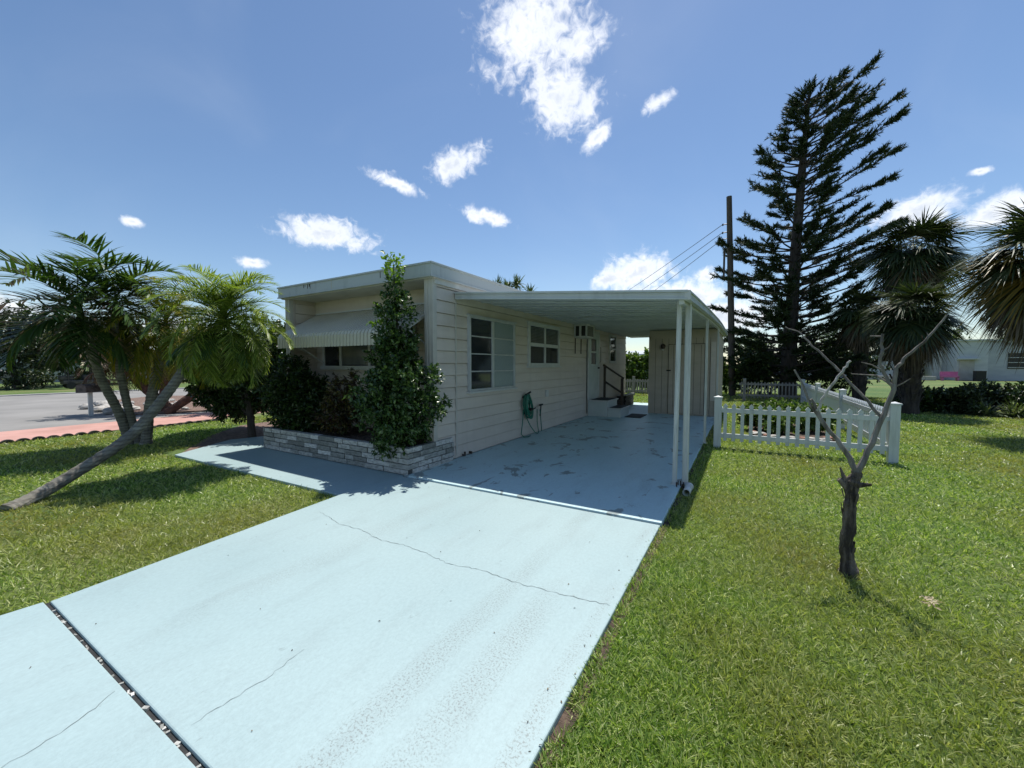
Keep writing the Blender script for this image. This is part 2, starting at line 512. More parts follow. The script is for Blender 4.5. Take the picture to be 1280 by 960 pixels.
class MB:
    def __init__(self):
        self.v = []
        self.f = []

    def add(self, vs, fs):
        n = len(self.v)
        self.v.extend([tuple(p) for p in vs])
        self.f.extend([tuple(i + n for i in q) for q in fs])
        return self

    def box(self, x0, x1, y0, y1, z0, z1, rz=0, piv=None):
        vs = [(x, y, z) for z in (z0, z1) for y in (y0, y1) for x in (x0, x1)]
        if rz:
            px, py = piv or ((x0 + x1) / 2, (y0 + y1) / 2)
            c, s = math.cos(rz), math.sin(rz)
            vs = [(px + (x - px) * c - (y - py) * s, py + (x - px) * s + (y - py) * c, z) for x, y, z in vs]
        return self.add(vs, [(0, 2, 3, 1), (4, 5, 7, 6), (0, 1, 5, 4), (2, 6, 7, 3), (0, 4, 6, 2), (1, 3, 7, 5)])

    def bar(self, a, b, w, h, up=(0, 0, 1)):
        a, b = Vector(a), Vector(b)
        d = (b - a).normalized()
        s = d.cross(Vector(up))
        if s.length < 1e-4:
            s = d.cross(Vector((0, 1, 0)))
        s.normalize()
        u = s.cross(d)
        vs = []
        for p in (a, b):
            for i, j in ((-1, -1), (1, -1), (1, 1), (-1, 1)):
                vs.append(p + s * (w / 2 * i) + u * (h / 2 * j))
        return self.add(vs, [(0, 3, 2, 1), (4, 5, 6, 7), (0, 1, 5, 4), (1, 2, 6, 5), (2, 3, 7, 6), (3, 0, 4, 7)])

    def tube(self, pts, rad, n=8, cap=True, jit=0):
        pts = [Vector(p) for p in pts]
        if not hasattr(rad, '__len__'):
            rad = [rad] * len(pts)
        vs, fs = [], []
        pu = None
        for i, p in enumerate(pts):
            d = (pts[min(i + 1, len(pts) - 1)] - pts[max(i - 1, 0)]).normalized()
            if pu is None:
                pu = d.orthogonal().normalized()
            pu = (pu - d * pu.dot(d))
            pu = pu.normalized() if pu.length > 1e-5 else d.orthogonal().normalized()
            w = d.cross(pu)
            for k in range(n):
                a = 2 * math.pi * k / n
                rr = rad[i] * (1 + jit * (random.random() - .5))
                vs.append(p + (pu * math.cos(a) + w * math.sin(a)) * rr)
        for i in range(len(pts) - 1):
            for k in range(n):
                k2 = (k + 1) % n
                fs.append((i * n + k, i * n + k2, (i + 1) * n + k2, (i + 1) * n + k))
        if cap:
            fs.append(tuple(range(n))[::-1])
            fs.append(tuple((len(pts) - 1) * n + k for k in range(n)))
        return self.add(vs, fs)

    def prism(self, poly, z0, z1):
        n = len(poly)
        vs = [(x, y, z0) for x, y in poly] + [(x, y, z1) for x, y in poly]
        fs = [tuple(range(n))[::-1], tuple(range(n, 2 * n))]
        for i in range(n):
            j = (i + 1) % n
            fs.append((i, j, n + j, n + i))
        return self.add(vs, fs)

    def lathe(self, c, prof, n=16):
        vs, fs = [], []
        for r, z in prof:
            for k in range(n):
                a = 2 * math.pi * k / n
                vs.append((c[0] + r * math.cos(a), c[1] + r * math.sin(a), c[2] + z))
        for i in range(len(prof) - 1):
            for k in range(n):
                k2 = (k + 1) % n
                fs.append((i * n + k, i * n + k2, (i + 1) * n + k2, (i + 1) * n + k))
        fs.append(tuple(range(n))[::-1])
        fs.append(tuple((len(prof) - 1) * n + k for k in range(n)))
        return self.add(vs, fs)

    def build(self, name, mat, parent=None, bevel=0, smooth=False, sub=0):
        off = wloc(parent)
        me = bpy.data.meshes.new(name)
        me.from_pydata([(x - off.x, y - off.y, z - off.z) for x, y, z in self.v], [], self.f)
        me.materials.append(mat)
        if smooth:
            me.shade_smooth()
        me.update()
        o = bpy.data.objects.new(name, me)
        col.objects.link(o)
        o.parent = parent
        if bevel:
            bv = o.modifiers.new('bevel', 'BEVEL')
            bv.width = bevel
            bv.segments = 2
            bv.limit_method = 'ANGLE'
        return o


def npmesh(name, V_, F_, mat, parent=None, smooth=False):
    """V_ (n,3) array; F_ list of (m,k) index arrays"""
    off = wloc(parent)
    V_ = np.asarray(V_, dtype=np.float32) - np.array(off, dtype=np.float32)
    me = bpy.data.meshes.new(name)
    me.vertices.add(len(V_))
    me.vertices.foreach_set('co', V_.ravel())
    loops = np.concatenate([f.ravel() for f in F_]).astype(np.int32)
    tot = np.concatenate([np.full(len(f), f.shape[1], dtype=np.int32) for f in F_])
    start = np.concatenate([[0], np.cumsum(tot)[:-1]]).astype(np.int32)
    me.loops.add(len(loops))
    me.loops.foreach_set('vertex_index', loops)
    me.polygons.add(len(tot))
    me.polygons.foreach_set('loop_start', start)
    me.polygons.foreach_set('loop_total', tot)
    me.update(calc_edges=True)
    me.materials.append(mat)
    if smooth:
        me.shade_smooth()
    o = bpy.data.objects.new(name, me)
    col.objects.link(o)
    o.parent = parent
    return o


def unit(a):
    return a / np.maximum(np.linalg.norm(a, axis=-1, keepdims=True), 1e-6)


def leaves(P, D, Ln, Wd, fold=.25, droop=.15, up=None):
    """elliptic folded leaves: P base, D direction, Ln length, Wd width. returns V, F lists"""
    n = len(P)
    D = unit(D)
    if up is None:
        up = rng.normal(size=(n, 3)) * .5 + np.array([0, 0, 1.])
    S = unit(np.cross(D, up))
    U = np.cross(S, D)
    Ln = np.broadcast_to(np.asarray(Ln, float).reshape(-1, 1), (n, 1))
    Wd = np.broadcast_to(np.asarray(Wd, float).reshape(-1, 1), (n, 1))
    pts = [P,
           P + D * Ln * .35 - S * Wd * .5 + U * Wd * fold, P + D * Ln * .35 + S * Wd * .5 + U * Wd * fold,
           P + D * Ln * .72 - S * Wd * .36 + U * (Wd * fold * .7 - Ln * droop * .5), P + D * Ln * .72 + S * Wd * .36 + U * (Wd * fold * .7 - Ln * droop * .5),
           P + D * Ln - U * Ln * droop, P + D * Ln * .5 - U * Ln * droop * .2]
    V_ = np.stack(pts, 1).reshape(-1, 3)
    b = (np.arange(n) * 7)[:, None]
    F_ = np.concatenate([b + np.array([[0, 6, 3, 1]]), b + np.array([[0, 2, 4, 6]]), b + np.array([[6, 5, 3, 3]])[:, :4], b + np.array([[6, 4, 5, 5]])[:, :4]])
    q = F_[:2 * n]
    tri = np.concatenate([b + np.array([[6, 5, 3]]), b + np.array([[6, 4, 5]])])
    return V_, [q, tri]


def strips(P, D, Ln, Wd, bend, segs=2, up=None):
    """narrow blades tapering to a point and bending down"""
    n = len(P)
    D = unit(D)
    if up is None:
        up = np.tile(np.array([0, 0, 1.]), (n, 1)) + rng.normal(size=(n, 3)) * .15
    S = unit(np.cross(D, up))
    Ln = np.broadcast_to(np.asarray(Ln, float).reshape(-1, 1), (n, 1))
    Wd = np.broadcast_to(np.asarray(Wd, float).reshape(-1, 1), (n, 1))
    bend = np.broadcast_to(np.asarray(bend, float).reshape(-1, 1), (n, 1))
    Z = np.array([0, 0, 1.])
    pts = []
    for s in range(segs):
        t = s / segs
        c = P + D * Ln * t - Z * bend * Ln * t * t
        w = Wd * (.5 if s == 0 else .5 * (1 - t * .45))
        if s == 0:
            w = Wd * (.3 if segs > 1 else .5)
        pts += [c - S * w, c + S * w]
    pts.append(P + D * Ln - Z * bend * Ln)
    k = 2 * segs + 1
    V_ = np.stack(pts, 1).reshape(-1, 3)
    b = (np.arange(n) * k)[:, None]
    qs = [b + np.array([[2 * s, 2 * s + 1, 2 * s + 3, 2 * s + 2]]) for s in range(segs - 1)]
    tri = b + np.array([[2 * segs - 2, 2 * segs - 1, 2 * segs]])
    return V_, (([np.concatenate(qs)] if qs else []) + [tri])


def joinnp(parts):
    Vs, quads, tris, n = [], [], [], 0
    for V_, F_ in parts:
        Vs.append(V_)
        for f in F_:
            (quads if f.shape[1] == 4 else tris).append(f + n)
        n += len(V_)
    out = []
    if quads:
        out.append(np.concatenate(quads))
    if tris:
        out.append(np.concatenate(tris))
    return np.concatenate(Vs), out


# ------------------------------------------------------------------ plants
def twigs(C, Dd, per, tl, ll, lw, spread=.9):
    """each twig: a spiral of leaves. C twig bases, Dd directions"""
    n = len(C)
    t = rng.random((n, per))
    P = C[:, None, :] + Dd[:, None, :] * (t * tl)[..., None] + rng.normal(size=(n, per, 3)) * .012
    D = Dd[:, None, :] * .6 + rng.normal(size=(n, per, 3)) * spread * .6
    P = P.reshape(-1, 3)
    D = D.reshape(-1, 3)
    k = rng.uniform(.7, 1.25, len(P))
    return leaves(P, D, ll * k, lw * k)


def sample_crown(lobes, n, shell=.55):
    """lobes: (cx,cy,cz,rx,ry,rz); points biased to the surface; returns P, outward normals"""
    lobes = np.array(lobes, float)
    w = (lobes[:, 3] * lobes[:, 4] * lobes[:, 5]) ** .67
    idx = rng.choice(len(lobes), n, p=w / w.sum())
    d = unit(rng.normal(size=(n, 3)))
    r = rng.random(n) ** (1 / 3) * (1 - shell) + shell * rng.random(n) ** .25
    r = np.minimum(r, 1) * rng.uniform(.82, 1.08, n)
    P = lobes[idx, :3] + d * lobes[idx, 3:] * r[:, None]
    return P, unit(d / lobes[idx, 3:])


def crown_from(name, lobes, n, per, tl, ll, lw, mat, parent, shell=.55, upb=.35, cut=None):
    P, Nn = sample_crown(lobes, n, shell)
    if cut is not None:
        k = cut(P)
        P, Nn = P[k], Nn[k]
    D = unit(Nn * .8 + np.array([0, 0, upb]) + rng.normal(size=P.shape) * .35)
    V_, F_ = twigs(P, D, per, tl, ll, lw)
    return npmesh(name, V_, F_, mat, parent)


def branches_to(mb, base, top, lobes, n, r0, kink=.12):
    base, top = Vector(base), Vector(top)
    P, _ = sample_crown(lobes, n, .2)
    for p in P:
        p = Vector(p)
        t = random.uniform(.25, .95)
        s = base.lerp(top, t)
        if p.z < s.z - .1:
            s = base.lerp(top, .25)
        m1 = s.lerp(p, .5) + Vector([random.uniform(-1, 1) * kink for _ in range(3)])
        rr = r0 * random.uniform(.25, .45)
        mb.tube([s, m1, p], [rr, rr * .6, rr * .2], 5)


def tree(name, label, cat, base, h, lobes, mat, ntw, per, tl, ll, lw, trunk_r, group=None, barkm=None, nb=14):
    t = empty(name, base, label, cat, group)
    mb = MB()
    b = Vector(base)
    top = b + Vector((random.uniform(-.1, .1) * h, random.uniform(-.1, .1) * h, h))
    pts = [b + (top - b) * s + Vector((random.uniform(-1, 1), random.uniform(-1, 1), 0)) * trunk_r * .5 for s in (0, .25, .5, .75, 1)]
    pts[0] = b
    mb.tube(pts, [trunk_r * 1.25, trunk_r, trunk_r * .8, trunk_r * .55, trunk_r * .3], 9, jit=.1)
    branches_to(mb, b, top, lobes, nb, trunk_r)
    mb.build('trunk', barkm or M['bark_dark'], t)
    crown_from('crown', lobes, ntw, per, tl, ll, lw, mat, t)
    return t


def lob(c, r, n, sz=.45, zs=.8):
    """break a big ellipsoid into n clumps"""
    out = []
    for i in range(n):
        d = unit(rng.normal(size=3))
        k = rng.uniform(.35, .75)
        q = rng.uniform(.75, 1.2) * sz
        out.append((c[0] + d[0] * r[0] * k, c[1] + d[1] * r[1] * k, c[2] + d[2] * r[2] * k, r[0] * q, r[1] * q, r[2] * q * zs))
    return out


def frond_np(base, az, el, length, droop, nl=34, ll=.4, lw=.03, ldroop=.35, vee=.5, tw=0, rw=.012, roll=None):
    """pinnate frond: returns (rachis, leaflets) geometry"""
    ts = np.linspace(0, 1, 10)
    h = np.array([math.sin(az), math.cos(az), 0])
    z = np.array([0, 0, 1.])
    a = el - droop * ts ** 1.3
    dirs = np.cos(a)[:, None] * h + np.sin(a)[:, None] * z
    seg = length / 9
    pts = np.concatenate([[base], base + np.cumsum(dirs[:-1] * seg, 0)])
    side0 = np.cross(h, z)
    tt = np.linspace(.13, .99, nl)
    tt = tt + rng.uniform(-.006, .006, nl)
    P, D = [], []
    L_, B_ = [], []
    for sgn in (-1, 1):
        pos = np.stack([np.interp(tt, ts, pts[:, i]) for i in range(3)], 1)
        dr = unit(np.stack([np.interp(tt, ts, dirs[:, i]) for i in range(3)], 1))
        nrm_ = np.cross(side0, dr)
        env = np.sin(np.pi * np.clip(tt * .9 + .1, 0, 1)) ** .55
        fw = .35 + tt * .85
        d = side0 * sgn + dr * fw[:, None] + nrm_ * vee + rng.normal(size=pos.shape) * .13
        P.append(pos)
        D.append(unit(d))
        L_.append(ll * env * rng.uniform(.85, 1.1, nl))
        B_.append(np.full(nl, ldroop) * rng.uniform(.6, 1.4, nl))
    P, D, L_, B_ = map(np.concatenate, (P, D, L_, B_))
    lf = strips(P, D, L_, lw, B_, 3)
    # rachis as a thin three sided tube
    ring = []
    n = len(ts)
    sd_ = np.tile(side0, (n, 1))
    up_ = np.cross(sd_, dirs)
    rad = (rw * (1 - ts * .85))[:, None]
    for k in range(3):
        an = 2 * math.pi * k / 3
        ring.append(pts + (sd_ * math.cos(an) + up_ * math.sin(an)) * rad)
    V_ = np.stack(ring, 1).reshape(-1, 3)
    F_ = []
    for i in range(n - 1):
        for k in range(3):
            k2 = (k + 1) % 3
            F_.append((i * 3 + k, i * 3 + k2, i * 3 + 3 + k2, i * 3 + 3 + k))
    return (V_, [np.array(F_)]), lf


def pinnate_palm(name, label, base, pts, rad, crown, nfr, length, droop, mat, ll, lw, els=(1.3, -.7), group=None, nl=34, bark=None, ldroop=.35,
                 vee=.45, low=None, rings=True, az0=0., shaft=None):
    t = empty(name, base, label, 'palm tree', group)
    # ringed trunk
    P = [Vector(p) for p in pts]
    n = 26 if rings else 14
    cum = [0]
    for i in range(1, len(P)):
        cum.append(cum[-1] + (P[i] - P[i - 1]).length)
    fine, fr = [], []
    cs = np.array(cum)
    arr = np.array([tuple(p) for p in P])
    # smooth curve through the points
    dense = []
    for i in range(len(P) - 1):
        p0, p1, p2, p3 = arr[max(i - 1, 0)], arr[i], arr[i + 1], arr[min(i + 2, len(P) - 1)]
        for s in np.linspace(0, 1, 16, endpoint=False):
            dense.append(.5 * ((2 * p1) + (-p0 + p2) * s + (2 * p0 - 5 * p1 + 4 * p2 - p3) * s ** 2 + (-p0 + 3 * p1 - 3 * p2 + p3) * s ** 3))
    dense.append(arr[-1])
    for i, p in enumerate(dense):
        s = i / (len(dense) - 1)
        r = rad[0] + (rad[1] - rad[0]) * s
        if s < .08:
            r *= 1 + (.08 - s) * 4
        if rings:
            r *= 1 + (.055 if i % 2 else -.02)
        fr.append(r)
    MB().tube(dense, fr, 12, jit=.07).build('trunk', bark or M['bark_palm'], t)
    c = np.array(crown, float)
    parts, rach = [], []
    if shaft:
        mb = MB()
        mb.tube([dense[-1], (np.array(dense[-1]) * .5 + c * .5), c], [rad[1] * 1.05, rad[1] * .8, rad[1] * .4], 9)
        mb.build('crownshaft', shaft, t, smooth=True)
    for i in range(nfr):
        s = i / max(1, nfr - 1)
        el = els[0] + (els[1] - els[0]) * s + random.uniform(-.12, .12)
        az = az0 + i * 2.399 + random.uniform(-.25, .25)
        k = random.uniform(.85, 1.1)
        ra, lf = frond_np(c - np.array([0, 0, .18 * s]), az, el, length * k, droop * random.uniform(.8, 1.2), nl, ll, lw, ldroop, vee)
        rach.append(ra)
        (parts).append(lf)
    V_, F_ = joinnp(parts)
    nlow = 0 if low is None else low[0]
    npmesh('frond_leaflets', V_, F_, mat, t)
    V_, F_ = joinnp(rach)
    npmesh('frond_stems', V_, F_, M['hedge'] if low is None else low[2], t)
    if nlow:
        parts = []
        for i in range(nlow):
            az = random.uniform(0, 6.28)
            ra, lf = frond_np(c - np.array([0, 0, .2]), az, random.uniform(-1.0, -.3), length * random.uniform(.6, .9), .9, nl, ll * .8, lw, .6, .1)
            parts += [lf]
        V_, F_ = joinnp(parts)
        npmesh('drooping_fronds', V_, F_, low[1], t)
    return t


def fan_leaves(c, n, R_, pet, els, mat, parent, name, blades=30, w=.03, az=(0, 6.283), ldroop=.35, jitter=.25):
    parts, st = [], []
    for i in range(n):
        s = i / max(1, n - 1)
        el = els[0] + (els[1] - els[0]) * s + random.uniform(-jitter, jitter)
        a = az[0] + ((i * 2.399) % 6.283) / 6.283 * (az[1] - az[0]) + random.uniform(-.2, .2)
        h = np.array([math.sin(a), math.cos(a), 0])
        d = h * math.cos(el) + np.array([0, 0, math.sin(el)])
        pl = pet * random.uniform(.75, 1.15)
        e = np.array(c) + d * pl
        e[2] -= pl * .12
        d2 = unit(d - np.array([0, 0, .35]))
        side = unit(np.cross(d2, np.array([0, 0, 1.]) + rng.normal(size=3) * .15))
        nn = np.cross(side, d2)
        th = np.linspace(-1.9, 1.9, blades) + rng.normal(size=blades) * .04
        D = np.cos(th)[:, None] * d2 + np.sin(th)[:, None] * side + nn * (.25 * np.abs(np.sin(th)))[:, None]
        P = np.tile(e, (blades, 1))
        L_ = R_ * (.72 + .28 * np.cos(th * .8)) * rng.uniform(.85, 1.08, blades) * random.uniform(.85, 1.1)
        st.append(strips(np.array([c]), np.array([e - np.array(c)]), [pl], [.035], [0.], 2))
        parts.append(strips(P, D, L_, w, ldroop * rng.uniform(.5, 1.6, blades), 3, up=np.tile(nn, (blades, 1))))
    V_, F_ = joinnp(parts + st)
    return npmesh(name, V_, F_, mat, parent)


# ------------------------------------------------------------------ ground
def struct(o):
    return tag(o, kind='structure')


g = MB()
# a ground sheet, finer near the house so that it can roll a little, out to the horizon
struct(MB().box(-900, 900, -900, 900, -.5, -.045).build('ground', M['lawn']))

JY0, JY1 = .655, .68
struct(MB().prism([(-4.55, -4.2), (-.70, -4.2), (-.70, .668), (-4.05, .637)], -.35, 0).build('driveway_apron', M['paint'], bevel=.008))
struct(MB().prism([(-4.02, .66), (-.70, .69), (-.685, 4.095), (-4.22, 4.035), (-4.27, 3.07), (-4.13, 1.7)], -.35, 0).build('driveway', M['paint_worn'], bevel=.008))
struct(MB().prism([(-4.2, 4.062), (-.68, 4.128), (-.69, 11), (-.66, 17.0), (-4.2, 17.0)], -.35, .012).build('carport_floor', M['paint_chip'], bevel=.008))
struct(MB().prism([(-8.75, 2.98), (-4.285, 3.07), (-4.225, 4.04), (-4.205, 5.0), (-8.6, 5.0), (-9.3, 4.8), (-9.5, 4.2)], -.35, -.006).build('walkway', M['paint'], bevel=.008))
# filler in the expansion joint, lumpy
mb = MB()
for i in range(150):
    x = -4.04 + i * .0225
    if random.random() < .6:
        continue
    y = .642 + (x + 4.04) * .0085
    mb.box(x, x + random.uniform(.008, .03), y + random.uniform(-.006, .004), y + random.uniform(.006, .016), -.2, -.008 + random.uniform(-.012, .004), rz=random.uniform(-.5, .5))
struct(mb.build('expansion_joint', M['brick']))
mb = MB()
mb.box(-4.05, -.7, .615, .70, -.3, -.018, rz=0)
struct(mb.build('joint_gap', M['black']))
mb = MB()
mb.prism([(-4.22, 4.02), (-.69, 4.08), (-.69, 4.14), (-4.22, 4.08)], -.3, -.02)
struct(mb.build('joint_gap', M['black']))


def crack(pts, w):
    P = []
    for (x0, y0), (x1, y1) in zip(pts[:-1], pts[1:]):
        n = max(3, int(math.hypot(x1 - x0, y1 - y0) / .03))
        for i in range(n):
            s = i / n
            P.append((x0 + (x1 - x0) * s + random.uniform(-.008, .008), y0 + (y1 - y0) * s + random.uniform(-.01, .01)))
    P.append(pts[-1])
    vs, fs = [], []
    for i, (x, y) in enumerate(P):
        a, b_ = P[max(0, i - 1)], P[min(len(P) - 1, i + 1)]
        d = Vector((b_[0] - a[0], b_[1] - a[1])).normalized()
        ww = w * random.uniform(.3, 1.2) / 2
        vs += [(x - d.y * ww, y + d.x * ww, .002), (x + d.y * ww, y - d.x * ww, .002)]
    for i in range(len(P) - 1):
        fs.append((2 * i, 2 * i + 1, 2 * i + 3, 2 * i + 2))
    struct(MB().add(vs, fs).build('driveway_crack', M['crack']))


M['crack'] = pmat('crack grime', (.09, .11, .11), (.26, .32, .32), 12, .9, .3)
crack([(-3.942, 2.588), (-3.469, 2.49), (-3.182, 2.502), (-2.833, 2.442), (-2.615, 2.476), (-2.324, 2.472), (-2.015, 2.416), (-1.743, 2.475), (-1.374, 2.456), (-1.073, 2.492), (-0.733, 2.532)], .0055)
crack([(-2.083, 0.73), (-2.08, 0.856), (-2.066, 1.029), (-2.096, 1.26)], .003)
crack([(-2.495, 0.2), (-2.524, 0.387), (-2.544, 0.485), (-2.623, 0.62)], .0035)

struct(MB().prism([(-15.1, -60), (-13.5, -60), (-13.35, 1.6), (-13.7, 5.2), (-14.6, 9), (-16.2, 9), (-15.6, 5)], -.3, -.03).build('red_path', M['redpath']))
struct(MB().box(-33, -15.12, -60, 70, -.3, -.039).build('road', M['asphalt']))
struct(MB().box(-33.25, -33.0, -60, 70, -.3, .03).build('kerb', M['kerb'], bevel=.02))
struct(MB().prism([(-9.0, 3.2), (-8.8, 3.05), (-9.5, 4.2), (-9.3, 4.83), (-8.2, 5.3), (-8.2, 8), (-12.0, 8), (-11.6, 5.4), (-10.6, 4.3), (-9.6, 3.6)], -.3, -.025).build('mulch_bed', M['mulch']))
struct(MB().prism([(-17.2, 4.4), (-18, 4.6), (-24, 5.6), (-26, 8), (-24, 10), (-17, 8.5), (-16, 7)], -.3, .01).build('rock_bed_soil', M['mulch']))

# blown bits of leaf and twig on the concrete
n_ = 90
P = np.stack([rng.uniform(-4.0, -.75, n_), rng.uniform(.0, 4.0, n_) , np.full(n_, .004)], 1)
P[:30, 0] = rng.uniform(-.80, -.70, 30)
P[30:55, 1] = rng.uniform(3.9, 4.3, 25)
P[55:65, 1] = rng.uniform(4.2, 9, 10)
P[55:65, 2] = .016
a_ = rng.uniform(0, 6.28, n_)
M['litter'] = leafmat('dry litter', [(.03, .022, .015), (.12, .08, .045), (.20, .16, .09)], .8, .1)
V_, F_ = leaves(P, np.stack([np.cos(a_), np.sin(a_), rng.uniform(.02, .2, n_)], 1), rng.uniform(.006, .022, n_), rng.uniform(.003, .008, n_))
tag(npmesh('leaf_litter', V_, F_, M['litter']), 'tiny dry leaf and twig bits blown over the pale concrete', 'leaf litter', kind='stuff')

# lawn blades
cx, cy = 0, 0


def lawn_mask(x, y):
    ok = np.ones(len(x), bool)
    # concrete
    dl = np.interp(y, [-4.2, .6, 1.7, 3.07, 3.1], [-4.6, -4.03, -4.14, -4.28, -4.28])
    rag = .018 * np.sin(y * 9.1) + .014 * np.sin(y * 23.7 + 1) + .01 * np.sin(y * 51.)
    ok &= ~((x > dl - rag) & (x < -.672 + rag) & (y < 17.1))
    ok &= ~((x > -9.35) & (x < -4.1) & (y > 2.97 + (x + 8.75) * .02) & (y < 16.6))
    ok &= ~((x < -8.2) & (x > -11.8) & (y > 3.15 + np.maximum(0, -8.9 - x) * .75) & (y < 8))
    ok &= ~((x < -13.3))
    ok &= ~((x > .1) & (x < 1.75) & (y > 10.3) & (y < 13.4))
    ok &= ~((x > 5.6) & (x < 9.5) & (y > 18.2) & (y < 20.3))
    ok &= ~((x > -2.9) & (x < -.6) & (y > 13.3) & (y < 17))
    return ok


NB = 720000
th = rng.uniform(R(-60), R(60), NB) - YAW
u_ = rng.random(NB)
r0_, r1_ = 1.35, 27.
ex = .42
rr_ = (r0_ ** ex + u_ * (r1_ ** ex - r0_ ** ex)) ** (1 / ex)
gx, gy = np.sin(th) * rr_, np.cos(th) * rr_
k = lawn_mask(gx, gy)
gx, gy, rr_ = gx[k], gy[k], rr_[k]
# tufts: pull blades towards small clump centres
cell = .07 * 2 ** np.floor(np.log2(np.maximum(1, rr_ / 4)) + rng.random(len(rr_)) * .6)
ih = (np.abs(np.floor(gx / cell) * 7919 + np.floor(gy / cell) * 104729 + 1e7).astype(np.int64)) % 65521
tb = rng.random((65521, 2)) * .7 + .15
jx = (np.floor(gx / cell) + tb[ih, 0]) * cell
jy = (np.floor(gy / cell) + tb[ih, 1]) * cell
kx, ky = gx - jx, gy - jy
pull = .3
gx = gx - kx * pull
gy = gy - ky * pull
k = lawn_mask(gx, gy)
gx, gy, rr_, kx, ky = gx[k], gy[k], rr_[k], kx[k], ky[k]
n = len(gx)
struct(MB().box(-.70, -.625, -4.2, 17, -.3, -.036).build('edge_soil', M['soil']))
P = np.stack([gx, gy, np.full(n, -.05)], 1)
lean = rng.normal(size=(n, 2)) * .55 + np.stack([kx, ky], 1) / np.maximum(.03, .07 * np.maximum(1, rr_ / 5))[:, None] * .5
D = np.stack([lean[:, 0], lean[:, 1], np.full(n, .75)], 1)
big = np.sin(gx * 2.1 + 1.3 * np.sin(gy * 1.7)) * np.sin(gy * 1.9 + 1.1 * np.sin(gx * 2.3))
hh = rng.uniform(.05, .095, n) * (1 + .18 * big)
ww = .0062 * np.maximum(1, rr_ / 3.8) ** .9 * rng.uniform(.6, 1.3, n)
V_, F_ = strips(P, D, hh, ww, rng.uniform(.05, .45, n), 2, up=rng.normal(size=(n, 3)))
# runners that creep over the edges of the slab
ne = 5200
ey = rng.random(ne) ** 1.5 * 12 - .2
left = rng.random(ne) < .3
ey = np.where(left, .7 + rng.random(ne) * 2.3, ey)
clump = np.sin(ey * 7.3) + np.sin(ey * 17.1 + 2) + rng.normal(size=ne) * .7
kk = clump > .1
ey, left = ey[kk], left[kk]
ne = len(ey)
dlx = np.interp(ey, [-4.2, .6, 1.7, 3.07, 3.1], [-4.6, -4.03, -4.14, -4.28, -4.28])
ex_ = np.where(left, dlx - .012, -.668) + rng.normal(size=ne) * .008
Pe = np.stack([ex_, ey, np.full(ne, -.03)], 1)
De = np.stack([np.where(left, 1, -1) * rng.uniform(-.1, .9, ne), rng.normal(size=ne) * .5, rng.uniform(.35, .9, ne)], 1)
V2, F2 = strips(Pe, De, rng.uniform(.04, .085, ne), .006 * rng.uniform(.7, 1.3, ne), rng.uniform(.1, .4, ne), 2, up=rng.normal(size=(ne, 3)))
V_, F_ = joinnp([(V_, F_), (V2, F2)])
o = npmesh('lawn_grass', V_, F_, M['grassblade'])
tag(o, 'green mown lawn grass with straw coloured patches', 'grass', kind='stuff')

# ------------------------------------------------------------------ the mobile home
HX0, HX1, HY0, HY1 = -8.12, -4.2, 4.72, 16.3
ZT = 2.95
home = empty('mobile_home', ((HX0 + HX1) / 2, HY0, 0), 'long low beige mobile home with flat white roof edge and lap siding', 'mobile home')


def siding_x(mb, x, y0, y1, z0, z1, pitch=.2, holes=(), sg=1):
    """lap courses facing +X (sg=1) or -X; z0..z1"""
    z = z0
    while z < z1 - 1e-4:
        zt = min(z + pitch, z1)
        a, b_ = x + sg * .024, x + sg * .006
        mb.add([(a, y0, z + .009), (a, y1, z + .009), (b_, y1, zt), (b_, y0, zt), (x - sg * .012, y0, z + .009), (x - sg * .012, y1, z + .009), (b_ - sg * .018, y1, zt), (b_ - sg * .018, y0, zt)],
               [(0, 1, 2, 3) if sg > 0 else (3, 2, 1, 0), (4, 5, 1, 0) if sg > 0 else (0, 1, 5, 4), (3, 2, 6, 7)])
        z = zt


def siding_y(mb, y, x0, x1, z0, z1, pitch=.2):
    """faces -Y"""
    z = z0
    while z < z1 - 1e-4:
        zt = min(z + pitch, z1)
        a, b_ = y - .024, y - .006
        mb.add([(x0, a, z + .009), (x1, a, z + .009), (x1, b_, zt), (x0, b_, zt), (x0, y + .012, z + .009), (x1, y + .012, z + .009)], [(0, 1, 2, 3), (4, 5, 1, 0)])
        z = zt


RY = 5.27
core = MB()
core.box(HX0 + .06, HX1 - .02, RY + .02, HY1 - .02, -.1, ZT)
core.box(HX1 - .14, HX1 - .02, HY0 + .06, RY + .02, -.1, ZT)
core.box(HX0 + .02, HX0 + .10, HY0 + .06, RY + .02, -.1, ZT)
siding_x(core, HX1, HY0 + .0, HY1, .02, 2.97)
siding_x(core, HX0, HY0, HY1, .02, 2.97, sg=-1)
siding_y(core, RY, HX0 + .1, HX1 - .14, .05, 2.62)
siding_x(core, HX0 + .11, HY0 + .1, RY, .05, 2.95)
core.box(HX0 + .1, HX1 - .14, RY - .012, RY + .02, 2.62, ZT)
core.box(HX0 + .02, HX1 - .02, HY1 - .02, HY1, 0, ZT)
core.build('siding_wall', M['siding'], home)
# corner posts of the front recess
for x0, x1 in ((HX1 - .15, HX1 + .03), (HX0 - .03, HX0 + .11)):
    mb = MB()
    mb.box(x0, x1, HY0 - .03, HY0 + .06, 0, ZT)
    for q in (.3, .62):
        xx = x0 + (x1 - x0) * q
        mb.box(xx - .012, xx + .012, HY0 - .04, HY0 - .03, 0, ZT)
    mb.build('corner_post', M['trim'], home, bevel=.006)
MB().box(HX1 + .022, HX1 + .030, 5.24, 5.275, 0.02, 2.7).build('siding_seam', M['trim'], home)
